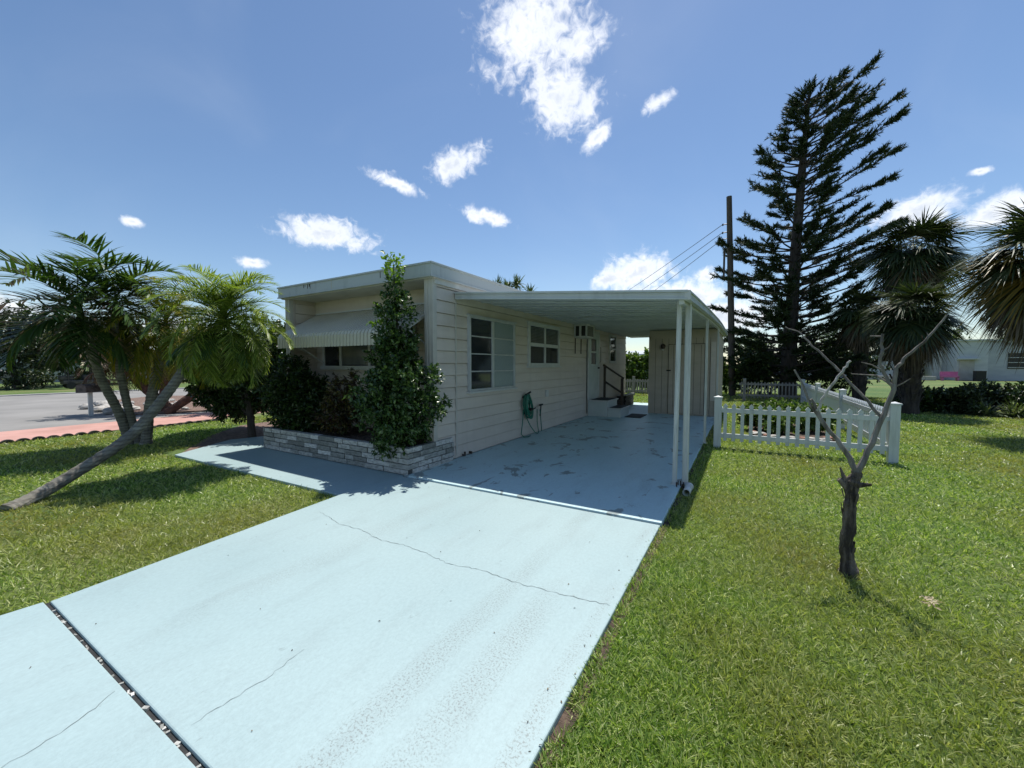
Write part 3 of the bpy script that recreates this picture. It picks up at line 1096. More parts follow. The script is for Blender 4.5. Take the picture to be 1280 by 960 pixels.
# roof and fascia
rf = MB().box(HX0 - .02, HX1 + .02, HY0 - .06, HY1 + .05, ZT + .002, 3.1)
roof = rf.build('roof', M['metal_white'], home)
fa = MB()
fa.box(HX0 - .09, HX1 + .09, HY0 - .13, HY0 - .09, 2.945, 3.155)
fa.box(HX1 + .05, HX1 + .09, HY0 - .09, HY1 + .1, 2.945, 3.155)
fa.box(HX0 - .09, HX0 - .05, HY0 - .09, HY1 + .1, 2.945, 3.155)
fa.box(HX0 - .05, HX1 + .05, HY1 + .06, HY1 + .1, 2.945, 3.155)
fa.box(HX0 - .1, HX1 + .10, HY0 - .15, HY0 - .13, 3.135, 3.165)
fa.box(HX1 + .09, HX1 + .11, HY0 - .15, HY1 + .1, 3.135, 3.165)
fa.box(HX0 - .1, HX1 + .1, HY0 - .145, HY0 - .13, 2.94, 2.965)
fa.box(HX1 + .09, HX1 + .105, HY0 - .145, HY1 + .1, 2.94, 2.965)
fa.build('fascia', M['fascia'], roof, bevel=.004)
MB().box(HX0 - .05, HX1 + .05, HY0 - .088, HY0 - .031, 2.925, 2.95).build('soffit', M['trim'], roof)
mb = MB()
mb.box(HX0 + .11, HX1 - .15, HY0 - .03, RY - .012, 2.93, 2.948)
mb.build('soffit', M['trim'], roof)
mb = MB()
mb.box(HX1 + .025, HX1 + .05, HY0, HY1, 2.86, 2.94)
mb.build('eave_trim', M['frame'], roof)
MB().box(HX0 + 1.62, HX0 + 1.635, HY0 - .134, HY0 - .130, 2.96, 3.14).build('fascia_seam', M['trim'], roof)
# drips of old grime on the fascia
for dx, w, hgt in ((.78, .018, .06), (.83, .012, .04), (.90, .02, .08), (.955, .035, .05), (.985, .014, .09), (2.9, .012, .1), (3.4, .015, .12), (3.46, .01, .08)):
    MB().box(HX0 + dx, HX0 + dx + w, HY0 - .1325, HY0 - .130, 3.13 - hgt, 3.13).build('fascia_stain', M['scallop'], roof)


def window_x(x, y0, y1, z0, z1, cols, rows, fr=.05, panemats=None, parent=home, sill=True, split=None, bar=.035, name='window', fm=None):
    fm = fm or M['frame']
    mb = MB()
    mb.box(x, x + .062, y0, y0 + fr, z0, z1)
    mb.box(x, x + .062, y1 - fr, y1, z0, z1)
    mb.box(x, x + .062, y0 + fr, y1 - fr, z0, z0 + fr)
    mb.box(x, x + .062, y0 + fr, y1 - fr, z1 - fr, z1)
    mb.box(x, x + .075, y0 - .03, y1 + .03, z1, z1 + .02)
    win = mb.build(name, fm, parent, bevel=.004)
    ys = split or [y0 + fr + (y1 - y0 - 2 * fr) * i / cols for i in range(cols + 1)]
    mb = MB()
    for y in ys[1:-1]:
        mb.box(x, x + .052, y - .035, y + .035, z0 + fr, z1 - fr)
    for c in range(len(ys) - 1):
        for r in range(1, rows):
            z = z0 + fr + (z1 - z0 - 2 * fr) * r / rows
            mb.box(x, x + .046, ys[c] + (.035 if c else 0), ys[c + 1] - (.035 if c < len(ys) - 2 else 0), z - bar / 2, z + bar / 2)
    mb.build('muntin', fm, win, bevel=.003)
    for c in range(len(ys) - 1):
        MB().box(x + .003, x + .028, ys[c] + .001, ys[c + 1] - .001, z0 + fr, z1 - fr).build('pane', panemats[c], win)
    if sill:
        MB().box(x, x + .095, y0 - .03, y1 + .03, z0 - .035, z0).build('sill', M['frame'], win, bevel=.004)
    return win


XW = HX1 + .005
window_x(XW + .01, 5.58, 7.17, 1.13, 2.46, 2, 4, .04, [M['glass'], M['curtain']], split=[5.62, 6.34, 7.13], bar=.022, fm=M['grey_alu'])
window_x(XW, 7.80, 9.50, 1.57, 2.55, 2, 2, .07, [M['glass'], M['glass']], bar=.08)
window_x(XW, 13.95, 14.75, 1.69, 2.66, 1, 2, .05, [M['glass']], bar=.05)
# blinds shown behind the upper half of the second window
mb = MB()
for i in range(11):
    z = 2.10 + i * .034
    mb.box(XW + .0285, XW + .031, 7.875, 8.6, z, z + .024)
    mb.box(XW + .0285, XW + .031, 8.7, 9.425, z, z + .024)
mb.build('window_blind', M['blind'], home)
mb = MB()
for i in range(34):
    z = 1.19 + i * .036
    mb.box(XW + .0285, XW + .031, 5.63, 6.30, z, z + .012)
mb.build('window_blind', M['blind'], home)
# door
dfr = MB()
dfr.box(XW, XW + .06, 11.68, 11.76, .5, 2.68)
dfr.box(XW, XW + .06, 12.72, 12.80, .5, 2.68)
dfr.box(XW, XW + .06, 11.76, 12.72, 2.60, 2.68)
dfr.build('door_frame', M['frame'], home, bevel=.004)
dmb = MB()
dmb.box(XW, XW + .045, 11.765, 12.715, .52, 1.62)
dmb.box(XW, XW + .045, 11.765, 12.0, 1.62, 2.42)
dmb.box(XW, XW + .045, 12.5, 12.715, 1.62, 2.42)
dmb.box(XW, XW + .045, 11.765, 12.715, 2.42, 2.595)
dmb.box(XW, XW + .045, 12.0, 12.5, 1.98, 2.03)
door = dmb.build('door', M['door'], home)
MB().box(XW, XW + .02, 12.0, 12.5, 1.62, 1.98).build('pane', M['glass'], door)
MB().box(XW, XW + .02, 12.0, 12.5, 2.03, 2.42).build('pane', M['glass'], door)
MB().tube([(XW + .05, 12.64, 1.5), (XW + .1, 12.64, 1.5)], .03, 10).build('handle', M['brownwood'], door)
MB().box(XW + .02, XW + .03, 11.64, 11.67, .1, 2.9).build('cable', M['black'], home)
MB().tube([(XW + .03, 12.84, 1.6), (XW + .07, 12.86, 1.75), (XW + .07, 12.86, 2.15), (XW + .03, 12.84, 2.22)], .008, 6).build('grab_bar', M['black'], home)

# front recess window and awning
mb = MB()
FX0, FX1 = -7.72, -5.05
for x in (FX0, FX0 + .55, -6.3, -5.4, FX1 - .06):
    mb.box(x, x + .06, RY - .06, RY - .026, 1.58, 2.6)
mb.box(FX0, FX1, RY - .06, RY - .026, 2.55, 2.62)
mb.box(FX0 - .05, FX1 + .05, RY - .085, RY - .026, 1.5, 1.58)
fw = mb.build('window', M['frame'], home, bevel=.004)
MB().box(FX0 + .061, FX1 - .061, RY - .04, RY - .027, 1.58, 2.55).build('pane', M['glass'], fw)
mb = MB()
mb.box(-7.10, -6.31, RY - .046, RY - .041, 1.6, 2.5)
mb.box(-6.2, -5.45, RY - .046, RY - .041, 1.66, 2.5)
mb.build('curtain', M['blind'], fw)

aw = MB()
AX0, AX1, AY, AZT, AZF = -7.93, -4.44, 4.40, 2.66, 2.17
nseg = 40
vs, fs = [], []
prof = [(RY - .03, AZT), (AY + .10, AZF + .055), (AY + .03, AZF + .01), (AY, AZF - .05), (AY - .005, AZF - .25)]
colx = []
for i in range(nseg):
    for fr_, dd_ in ((0.0, 0), (.70, 0), (.78, 1), (.92, 1)):
        colx.append(((i + fr_) / nseg, dd_))
colx.append((1.0, 0))
for fx_, dd_ in colx:
    x = AX0 + (AX1 - AX0) * fx_
    o_ = -.022 * dd_
    for j, (y, z) in enumerate(prof):
        vs.append((x, y - o_ * (0, .4, 1, 1.2, 1.2)[j], z + o_ * (1, .9, .5, 0, 0)[j] + (.014 * dd_ if j == 4 else 0)))
k5 = len(prof)
for i in range(len(colx) - 1):
    for j in range(k5 - 1):
        fs.append((i * k5 + j, i * k5 + j + 1, (i + 1) * k5 + j + 1, (i + 1) * k5 + j))
aw.add(vs, fs)
awn = aw.build('awning', M['awning'], home)
sm_ = awn.modifiers.new('thickness', 'SOLIDIFY')
sm_.thickness = .003
mb = MB()
for x in (AX0 + .02, AX1 - .02):
    mb.bar((x, RY - .03, AZT - .015), (x, AY + .05, AZF - .0), .03, .035)
    mb.bar((x, RY - .02, AZT - .95), (x, AY + .06, AZF - .03), .02, .02)
mb.bar((AX0 + .3, RY - .07, 1.62), (AX0 + .0 + .12, AY + .1, AZF - .02), .025, .02)
mb.bar((AX0, RY - .035, AZT + .015), (AX1, RY - .035, AZT + .015), .04, .03)
mb.build('awning_arm', M['frame'], awn)

# outlet box, small brackets on the wall
MB().box(XW + .012, XW + .06, 8.72, 8.84, .82, .98).build('outlet_cover', M['frame'], home, bevel=.008)
mb = MB()
mb.tube([(XW + .02, 5.42, .04), (XW + .07, 5.42, .04), (XW + .07, 5.42, .1)], .018, 8)
mb.build('wall_spigot', M['brownwood'], home)
mb = MB()
mb.tube([(XW + .02, 5.62, .05), (XW + .07, 5.62, .05)], .022, 8)
mb.build('wall_spigot', M['brownwood'], home)

# ------------------------------------------------------------------ window air conditioner
ac = empty('air_conditioner', (-4.0, 10.9, 2.37), 'white box air conditioner jutting from the siding just before the side door', 'air conditioner')
mb = MB()
x0, x1, y0, y1, z0, z1 = XW + .02, -3.80, 10.58, 11.24, 2.36, 2.74
mb.box(x0, x1, y0, y1, z0, z0 + .05)
mb.box(x0, x1, y0, y1, z1 - .05, z1)
for (ya, yb) in ((y0, y0 + .05), (y1 - .05, y1)):
    for (xa, xb) in ((x0, x0 + .04), (x1 - .04, x1)):
        mb.box(xa, xb, ya, yb, z0 + .05, z1 - .05)
mb.box(x0 + .15, x0 + .21, y0, y0 + .03, z0 + .05, z1 - .05)
mb.build('housing', M['frame'], ac, bevel=.004)
MB().box(x0 + .02, x1 - .02, y0 + .02, y1 - .02, z0 + .03, z1 - .03).build('grille', M['dark'], ac)
mb = MB()
for i in range(9):
    z = z0 + .075 + i * .028
    mb.box(x1 - .022, x1 - .012, y0 + .05, y1 - .05, z, z + .008)
mb.build('louvre', M['trim'], ac)
for y in (10.66, 11.12):
    MB().bar((XW + .03, y, 1.92), (XW + .03, y, z0 - .004), .02, .02, up=(0, 1, 0)).build('bracket', M['brownwood'], ac)

# ------------------------------------------------------------------ carport
cp = empty('carport', (-2.4, 5.1, 0), 'white flat carport roof on thin white posts over the painted concrete floor', 'carport')
ys_ = [5.22, 6.2, 7.2, 8.4, 9.6, 11.2, 12.8, 14.4, 15.8, 17.1]
zr = [2.48, 2.53, 2.575, 2.63, 2.675, 2.735, 2.78, 2.795, 2.795, 2.79]


def yfront(x):
    return 4.93 + (x + .55) / (-3.65) * .22


vs, fs = [], []
for i, (y, z) in enumerate(zip(ys_, zr)):
    yl = 5.28 if i == 0 else max(y, 5.3)
    zl = 2.80
    for (xx, yy, zz) in ((-4.17, yl, zl), (-.63, y, z), (-.63, y, z - .055), (-4.17, yl, zl - .055)):
        vs.append((xx, yy, zz))
for i in range(len(ys_) - 1):
    a, b_ = i * 4, i * 4 + 4
    fs += [(a, a + 1, b_ + 1, b_), (a + 3, b_ + 3, b_ + 2, a + 2), (a + 1, a + 2, b_ + 2, b_ + 1), (a, b_, b_ + 3, a + 3)]
fs += [(0, 3, 2, 1), (len(vs) - 4, len(vs) - 3, len(vs) - 2, len(vs) - 1)]
croof = MB().add(vs, fs).build('roof', M['metal_white'], cp)
# pan ribs under the roof, running from the wall to the outer edge
mb = MB()
y = 5.6
while y < 17.0:
    z = float(np.interp(y, ys_, zr))
    mb.bar((-4.16, y, 2.80 - .062), (-.66, y, z - .062), .045, .02)
    mb.bar((-4.16, y + .1, 2.80 - .058), (-.66, y + .1, z - .058), .012, .006)
    y += .405
mb.build('pan_rib', M['metal_white'], croof)
# front fascia beam with stepped profile
mb = MB()
A, B = Vector((-4.17, 5.26, 2.745)), Vector((-.60, 5.20, 2.435))
mb.bar(A, B, .05, .11)
mb.bar(A + Vector((0, -.035, .045)), B + Vector((0, -.035, .045)), .03, .028)
mb.bar(A + Vector((0, -.03, -.045)), B + Vector((0, -.03, -.045)), .02, .022)
mb.bar(A + Vector((0, -.03, .01)), B + Vector((0, -.03, .01)), .012, .012)
mb.build('front_fascia', M['metal_white'], croof, bevel=.003)
# side gutter, curved with the roof
mb = MB()
for dx, dz, w, h in ((0, -.05, .05, .11), (.032, -.005, .02, .02), (.03, -.095, .02, .02)):
    pts = [Vector((-.61 + dx, y, z + dz)) for y, z in zip(ys_, zr)]
    for a, b_ in zip(pts[:-1], pts[1:]):
        mb.bar(a, b_ + (b_ - a).normalized() * .004, w, h)
mb.build('gutter', M['metal_white'], croof)
mb = MB()
pts = [Vector((-.675, y, z - .10)) for y, z in zip(ys_, zr)]
for a, b_ in zip(pts[:-1], pts[1:]):
    mb.bar(a, b_, .06, .09)
mb.build('side_beam', M['metal_white'], croof)
MB().box(-.64, -.572, 5.165, 5.23, 2.375, 2.492).build('corner_cap', M['frame'], croof, bevel=.004)


def post(x, y, w, zt, xt=None, yt=None, ridge=True):
    xt, yt = xt or x, yt or y
    mb = MB()
    mb.bar((x, y, 0.012), (xt, yt, zt), w, w, up=(0, 1, 0))
    if ridge:
        for s in (-.3, .3):
            mb.bar((x + s * w, y - w * .5, .02), (xt + s * w, yt - w * .5, zt), w * .16, .012, up=(0, 1, 0))
    p = mb.build('post', M['post'], cp, bevel=.003)
    MB().box(x - w * .8, x + w * .8, y - w * .8, y + w * .8, .012, .022).build('base_plate', M['post'], p)
    return p


post(-.645, 5.67, .072, 2.40)
post(-.765, 5.58, .055, 2.42, -.735, 5.52)
post(-.66, 8.85, .045, 2.55)
post(-.665, 12.9, .045, 2.66)
# small bolts and scraps at the post foot, and the white drain pipe lying beside
mb = MB()
for i in range(7):
    x, y = -.70 + random.uniform(-.04, .06), 5.52 + random.uniform(-.08, .08)
    MB().tube([(x, y, .012), (x, y, .03 + random.random() * .05)], .008, 6).build('anchor_bolt', M['brownwood'], cp)
dp = MB()
dp.tube([(-.585, 5.62, .0), (-.585, 5.5, -.0), (-.585, 5.30, .0)], .045, 12, cap=False)
dp.tube([(-.585, 5.62, .0), (-.585, 5.55, -.0)], .052, 12)
o = dp.build('drain_pipe', M['post'], None, smooth=True)
sm_ = o.modifiers.new('t', 'SOLIDIFY')
sm_.thickness = .005
tag(o, 'short white plastic pipe lying at the foot of the front carport post', 'pipe')

# ------------------------------------------------------------------ shed
sh = empty('storage_shed', (-1.7, 13.5, 0), 'tan panelled storage shed closing the far end of the carport', 'shed')
mb = MB()
SX0, SX1, SY0, SY1 = -2.70, -.72, 13.5, 17.0
mb.box(SX0, SX1, SY0, SY1, .012, 2.70)
shw = mb.build('wall', M['shed'], sh)
mb = MB()
for x in np.arange(SX0 + .2, SX1 - .02, .2):
    mb.box(x - .004, x + .004, SY0 - .003, SY0 + .001, .03, 2.5)
mb.build('panel_groove', M['dark'], shw)
mb = MB()
for y in np.arange(SY0 + .12, SY1, .13):
    mb.box(SX1 - .001, SX1 + .018, y, y + .05, .02, 2.52)
mb.build('side_rib', M['siding'], shw)
mb = MB()
mb.box(SX0 - .01, SX0 + .05, SY0 - .012, SY0 - .001, .012, 2.56)
mb.box(SX1 - .05, SX1 + .022, SY0 - .02, SY0 - .001, .012, 2.52)
mb.box(SX0, SX1, SY0 - .012, SY0 - .001, 2.44, 2.50)
mb.build('corner_trim', M['shed'], shw)
mb = MB()
mb.box(-2.09, -1.06, SY0 - .035, SY0 - .004, .05, 2.24)
sdoor = mb.build('door', M['shed'], sh, bevel=.004)
mb = MB()
for x in np.arange(-1.95, -1.1, .2):
    mb.box(x - .004, x + .004, SY0 - .038, SY0 - .034, .07, 2.22)
mb.build('panel_groove', M['dark'], sdoor)
mb = MB()
mb.box(-2.105, -2.093, SY0 - .02, SY0 - .004, .04, 2.26)
mb.box(-1.058, -1.045, SY0 - .02, SY0 - .004, .04, 2.26)
mb.box(-2.105, -1.045, SY0 - .02, SY0 - .004, 2.243, 2.256)
mb.build('door_gap', M['dark'], sh)
MB().box(-2.15, -2.02, SY0 - .06, SY0 - .036, 1.40, 1.44).build('hasp', M['dark'], sdoor, bevel=.004)
MB().box(-.88, -.75, SY0 - .03, SY0 - .002, 0.5, 2.3).build('side_board', M['siding'], shw)

lampo = empty('wall_lamp', (-2.25, 13.48, 2.2), 'small dark round lamp fixed high on the tan shed wall left of its door', 'wall lamp')
MB().tube([(-2.25, 13.497, 2.2), (-2.25, 13.44, 2.2)], .06, 14).build('back_plate', M['brownwood'], lampo)
mb = MB()
mb.tube([(-2.25, 13.44, 2.2), (-2.25, 13.36, 2.22)], .018, 8)
mb.lathe((-2.25, 13.33, 2.10), [(.03, 0), (.06, .03), (.075, .1), (.05, .15), (.02, .17)], 14)
mb.build('lantern', M['brownwood'], lampo, smooth=True)
MB().lathe((-2.25, 13.33, 2.055), [(.015, 0), (.035, .02), (.035, .045)], 12).build('bulb', M['frame'], lampo, smooth=True)

# ------------------------------------------------------------------ steps, rail, mats
st = empty('entry_steps', (-3.7, 12.3, 0), 'pale two level entry steps with black treads below the side door', 'steps')
mb = MB()
mb.box(-4.17, -3.56, 11.78, 12.85, .012, .47)
mb.box(-3.555, -3.18, 11.84, 12.85, .012, .25)
mb.build('riser', M['door'], st)
mb = MB()
mb.box(-4.17, -3.52, 11.74, 12.88, .472, .512)
mb.box(-3.554, -3.14, 11.80, 12.88, .252, .29)
mb.build('tread', M['frame'], st, bevel=.004)
mb = MB()
mb.box(-4.08, -3.56, 11.82, 12.8, .514, .524)
mb.build('rubber_tread', M['black'], st)
MB().box(-3.5, -3.17, 11.86, 12.8, .292, .302).build('rubber_tread', M['black'], st)
hr = MB()
hr.bar((-4.0, 12.92, .3), (-4.0, 12.92, 1.56), .07, .07, up=(0, 1, 0))
hr.bar((-3.42, 12.92, .012), (-3.42, 12.92, 1.16), .08, .08, up=(0, 1, 0))
hr.bar((-4.05, 12.92, 1.60), (-3.36, 12.92, 1.15), .09, .05)
hr.bar((-4.0, 12.92, 1.05), (-3.42, 12.92, .68), .05, .06)
hr.build('handrail', M['brownwood'], st, bevel=.004)
o = MB().box(-3.10, -2.62, 12.0, 12.95, .014, .028).build('door_mat', M['black'], bevel=.006)
tag(o, 'flat black door mat lying on the carport floor at the foot of the entry steps', 'door mat')

# low red planter box past the house corner
lp = empty('low_brick_planter', (-3.9, 15.7, 0), 'low reddish brick planter at the far corner of the beige mobile home', 'planter')
mb = MB()
for kz in range(5):
    for ky in range(6):
        y0 = 15.1 + ky * .22 - (kz % 2) * .1
        mb.box(-3.93, -3.84, max(15.0, y0), min(y0 + .205, 16.3), .02 + kz * .08, .09 + kz * .08)
    for kx in range(2):
        x0 = -4.14 + kx * .2 - (kz % 2) * .06
        mb.box(max(-4.15, x0), min(x0 + .185, -3.935), 14.9, 14.995, .02 + kz * .08, .09 + kz * .08)
mb.build('brick', M['scallop'], lp)
MB().box(-4.14, -3.94, 15.0, 16.25, .01, .40).build('soil', M['soil'], lp)
MB().box(-4.15, -3.82, 14.87, 14.999, .425, .47).build('cap', M['kerb'], lp, bevel=.01)
MB().box(-3.95, -3.82, 15.0, 16.3, .425, .47).build('cap', M['kerb'], lp, bevel=.01)

# ------------------------------------------------------------------ garden hose on its hanger
hs = empty('hose_hanger', (-4.12, 7.6, .6), 'dark bracket on the siding that holds the green garden hose', 'hose hanger')
mb = MB()
mb.box(XW + .015, XW + .03, 7.62, 7.82, .50, .68)
mb.tube([(XW + .03, 7.72, .62), (XW + .2, 7.72, .62)], .025, 8)
mb.tube([(XW + .2, 7.60, .60), (XW + .2, 7.84, .64)], .014, 8)
mb.build('bracket', M['dark'], hs)
MB().tube([(XW + .03, 7.55, .88), (XW + .10, 7.6, .95), (XW + .14, 7.72, 1.0)], .022, 8).build('hook', M['dark'], hs)
mb = MB()
for i in range(13):
    off = (i - 6) * .006
    pts = []
    w = .13 + random.uniform(-.02, .03)
    bot = .44 + random.uniform(-.06, .14)
    top = .95 + random.uniform(-.03, .01)
    cyy = 7.62 + random.uniform(-.03, .03)
    x = XW + .05 + i * .008
    for k_ in range(25):
        a = 2 * math.pi * k_ / 24
        zz = (top + bot) / 2 + math.cos(a) * (top - bot) / 2
        ww_ = w * (1 - .55 * max(0, math.cos(a)))
        pts.append((x, cyy + math.sin(a) * ww_ + (top - zz) * .22, zz))
    mb.tube(pts, .011, 6)
mb.tube([(XW + .08, 7.50, .62), (XW + .08, 7.46, .35), (XW + .07, 7.42, .1), (XW + .10, 7.48, .03), (XW + .16, 7.6, .027), (XW + .12, 7.75, .027)], .011, 6)
mb.tube([(XW + .08, 7.62, .46), (XW + .1, 7.78, .24), (XW + .12, 7.98, .06), (XW + .14, 8.06, .027), (XW + .1, 8.2, .03), (XW + .08, 8.16, .3), (XW + .1, 8.12, .58)], .011, 6)
mb.tube([(XW + .09, 8.28, .56), (XW + .09, 8.33, .34), (XW + .11, 8.34, .04)], .011, 6)
o = mb.build('garden_hose', M['hose'], smooth=True)
tag(o, 'green garden hose hanging in loose loops against the beige siding', 'hose')
tt = MB().tube([(XW + .09, 8.27, .66), (XW + .09, 8.42, .66)], .022, 8)
tt.tube([(XW + .09, 8.34, .66), (XW + .09, 8.30, .40)], .016, 8)
o = tt.build('hose_nozzle', M['black'])
tag(o, 'small black spray nozzle at the end of the green hose on the siding', 'hose nozzle')

# ------------------------------------------------------------------ brick planter
pt = empty('brick_planter', (-6, 4.6, 0), 'long low planter of rough grey and white bricks under the front window', 'planter')
PX0, PX1, PY0, PY1, PH = -7.95, -4.13, 4.09, 5.13, .40
core_ = MB()
core_.box(PX0 + .02, PX1 - .02, PY0 + .02, PY0 + .1, -.02, PH - .01)
core_.box(PX1 - .08, PX1 - .02, PY0 + .1, PY1 - .01, -.02, PH - .01)
core_.box(PX0 + .02, PX0 + .1, PY0 + .1, PY1 - .01, -.02, PH - .01)
core_.build('mortar', M['mortar'], pt)
mb = MB()
rows = 5
rh = PH / rows
for r_ in range(rows):
    z0, z1 = r_ * rh + .005, (r_ + 1) * rh - .005
    for side in range(3):
        if side == 0:
            s, e = PX0, PX1
        else:
            s, e = PY0 + .1, PY1
        p = s - (random.random() * .3)
        while p < e:
            ln = random.choice((.3, .36, .42, .5, .22))
            a, b_ = max(s, p + .007), min(e, p + ln - .007)
            if b_ - a > .03:
                pr = random.uniform(-.006, .010)
                if side == 0:
                    mb.box(a, b_, PY0 - pr, PY0 + .099, z0, z1 + random.uniform(-.002, .002))
                elif side == 1:
                    mb.box(PX1 - .079, PX1 + pr, a, b_, z0, z1)
                else:
                    mb.box(PX0 - pr, PX0 + .079, a, b_, z0, z1)
            p += ln
mb.build('brick', M['brick'], pt, bevel=.005)
mb = MB()
nx, ny = 60, 14
vs, fs = [], []
for i in range(nx + 1):
    for j in range(ny + 1):
        x, y = PX0 + .09 + (PX1 - PX0 - .18) * i / nx, PY0 + .09 + (RY - PY0 - .1) * j / ny
        if x > HX1 - .17:
            y = min(y, 4.68)
        vs.append((x, y, PH - .05 + random.uniform(-.012, .02)))
for i in range(nx):
    for j in range(ny):
        a = i * (ny + 1) + j
        fs.append((a, a + ny + 1, a + ny + 2, a + 1))
mb.add(vs, fs).build('soil', M['soil'], pt)

# ------------------------------------------------------------------ shrubs at the front
def house_cut(P):
    k = ~((P[:, 0] < HX1 + .05) & (P[:, 0] > HX0 - .05) & (P[:, 1] > HY0 - .04) & ((P[:, 1] > RY - .05) | (P[:, 0] > HX1 - .22)))
    aw_ = (P[:, 0] < AX1 - .1) & (P[:, 0] > AX0) & (P[:, 1] > AY - .06) & (P[:, 2] > 1.9) & (P[:, 2] < 2.68)
    return k & ~aw_


ts = empty('tall_shrub', (-4.6, 4.42, .36), 'tall glossy green shrub whose bright leafy tip rises above the roof edge', 'shrub')
lobes = []
prof = [(.50, .36, -.05), (.75, .60, 0), (1.0, .68, .02), (1.25, .62, .0), (1.5, .46, -.02), (1.75, .33, -.06), (2.0, .28, -.05), (2.25, .21, -.05), (2.5, .15, -.06)]
for z, r_, dx in prof:
    for q in range(5):
        a = q * 1.257 + z * 2
        k_ = random.uniform(.3, .78)
        w_ = random.uniform(.34, .6)
        lobes.append((-4.46 + dx + math.cos(a) * r_ * k_, 4.28 + math.sin(a) * r_ * .42 - .05, z + random.uniform(-.12, .12), r_ * w_, r_ * w_, .17))
mb = MB()
stem = [(-4.60, 4.42, .3), (-4.52, 4.36, .9), (-4.55, 4.32, 1.6), (-4.53, 4.28, 2.3), (-4.54, 4.26, 2.8), (-4.55, 4.25, 3.15)]
mb.tube(stem, [.035, .03, .022, .016, .010, .005], 7)
mb.tube([(-4.59, 4.40, .4), (-4.3, 4.3, .9), (-4.15, 4.25, 1.3)], [.02, .014, .006], 6)
mb.tube([(-4.59, 4.40, .4), (-4.85, 4.3, .9), (-4.92, 4.3, 1.35)], [.02, .014, .006], 6)
branches_to(mb, stem[0], stem[-2], lobes, 70, .02, .04)
mb.build('branches', M['bark_dark'], ts)
crown_from('foliage', lobes, 1250, 13, .15, .062, .036, M['shrub'], ts, .45, .4, house_cut)
# leader: sparse twigs around the upper stem
P, D = [], []
for i in range(34):
    z = 2.55 + .62 * (i / 34)
    a = i * 2.4
    r_ = .11 * (1 - .35 * (i / 34))
    P.append((-4.545 + math.cos(a) * r_ * .5, 4.26 + math.sin(a) * r_ * .5, z))
    D.append((math.cos(a) * .7, math.sin(a) * .7, .7))
V_, F_ = twigs(np.array(P[:16]), unit(np.array(D[:16])), 8, .13, .062, .036)
npmesh('upper_foliage', V_, F_, M['shrub'], ts)
V_, F_ = twigs(np.array(P[14:]), unit(np.array(D[14:])), 10, .15, .065, .038)
npmesh('new_growth', V_, F_, M['shrub_tip'], ts)
P = np.array([(-4.76, 4.2, 2.28), (-4.74, 4.2, 2.34), (-4.80, 4.18, 2.18), (-4.82, 4.17, 2.14), (-4.74, 4.2, 2.2), (-4.80, 4.2, 2.22)])
V_, F_ = twigs(P, unit(np.array([(-.8, -.2, .5)] * len(P)) + rng.normal(size=P.shape) * .3), 12, .16, .062, .036)
npmesh('new_growth', V_, F_, M['shrub_tip'], ts)


def shrub(name, label, base, lobes, mat, n, per, tl, ll, lw, cut=None, cat='shrub', stems=5, group=None, shell=.5):
    t = empty(name, base, label, cat, group)
    mb = MB()
    b = Vector(base)
    for i in range(stems):
        l = lobes[i % len(lobes)]
        p = Vector(l[:3])
        mb.tube([b + Vector((random.uniform(-.1, .1), random.uniform(-.06, .06), -.02)), b.lerp(p, .55) + Vector((random.uniform(-.06, .06), 0, .05)), p], [.022, .014, .006], 6)
    topz = max(l[2] for l in lobes)
    branches_to(mb, b, (b.x, b.y, topz), lobes, 26, .022, .05)
    mb.build('branches', M['bark_dark'], t)
    crown_from('foliage', lobes, n, per, tl, ll, lw, mat, t, shell, .4, cut)
    return t


shrub('red_leaf_shrub', 'small upright shrub with dark reddish leaves in the middle of the brick planter', (-6.15, 4.55, .36),
      [(-6.15, 4.5, .75, .33, .25, .28), (-6.1, 4.5, 1.05, .24, .2, .22), (-6.0, 4.5, 1.27, .13, .12, .16), (-6.35, 4.48, .65, .25, .2, .2), (-5.92, 4.48, .68, .22, .2, .2)],
      M['croton'], 260, 12, .16, .085, .028, house_cut, shell=.3)
shrub('dark_planter_shrub', 'broad dark green shrub filling the left end of the brick planter', (-7.5, 4.55, .36),
      lob((-7.45, 4.5, .92), (.62, .42, .55), 12, .55, .9) + [(-7.7, 4.5, 1.45, .3, .3, .25), (-7.1, 4.5, .7, .3, .3, .3)],
      M['bushleaf'], 1100, 12, .18, .075, .034, house_cut)
# big bush beyond the end of the walk
tree('big_bush', 'big round dark green bush on a short trunk at the left end of the walkway', 'bush', (-9.45, 4.62, -.03), 1.9,
     lob((-10.35, 4.95, 1.2), (1.35, 1.0, 1.0), 34, .42, .9) + [(-9.7, 5.0, 2.2, .55, .5, .5), (-9.2, 5.0, 1.9, .5, .4, .5), (-11.0, 5.0, 1.7, .5, .4, .5), (-10.3, 4.6, 1.0, .9, .7, .7), (-9.6, 4.7, 1.2, .6, .5, .7)],
     M['bushleaf'], 4200, 12, .2, .09, .045, .07)
tree('slender_bush', 'taller dark bush tucked between the planter and the big round bush', 'bush', (-8.75, 5.35, -.03), 2.1,
     lob((-8.72, 5.3, 1.5), (.5, .55, .95), 16, .5, .9), M['shrub'], 1300, 12, .2, .08, .038, .05)

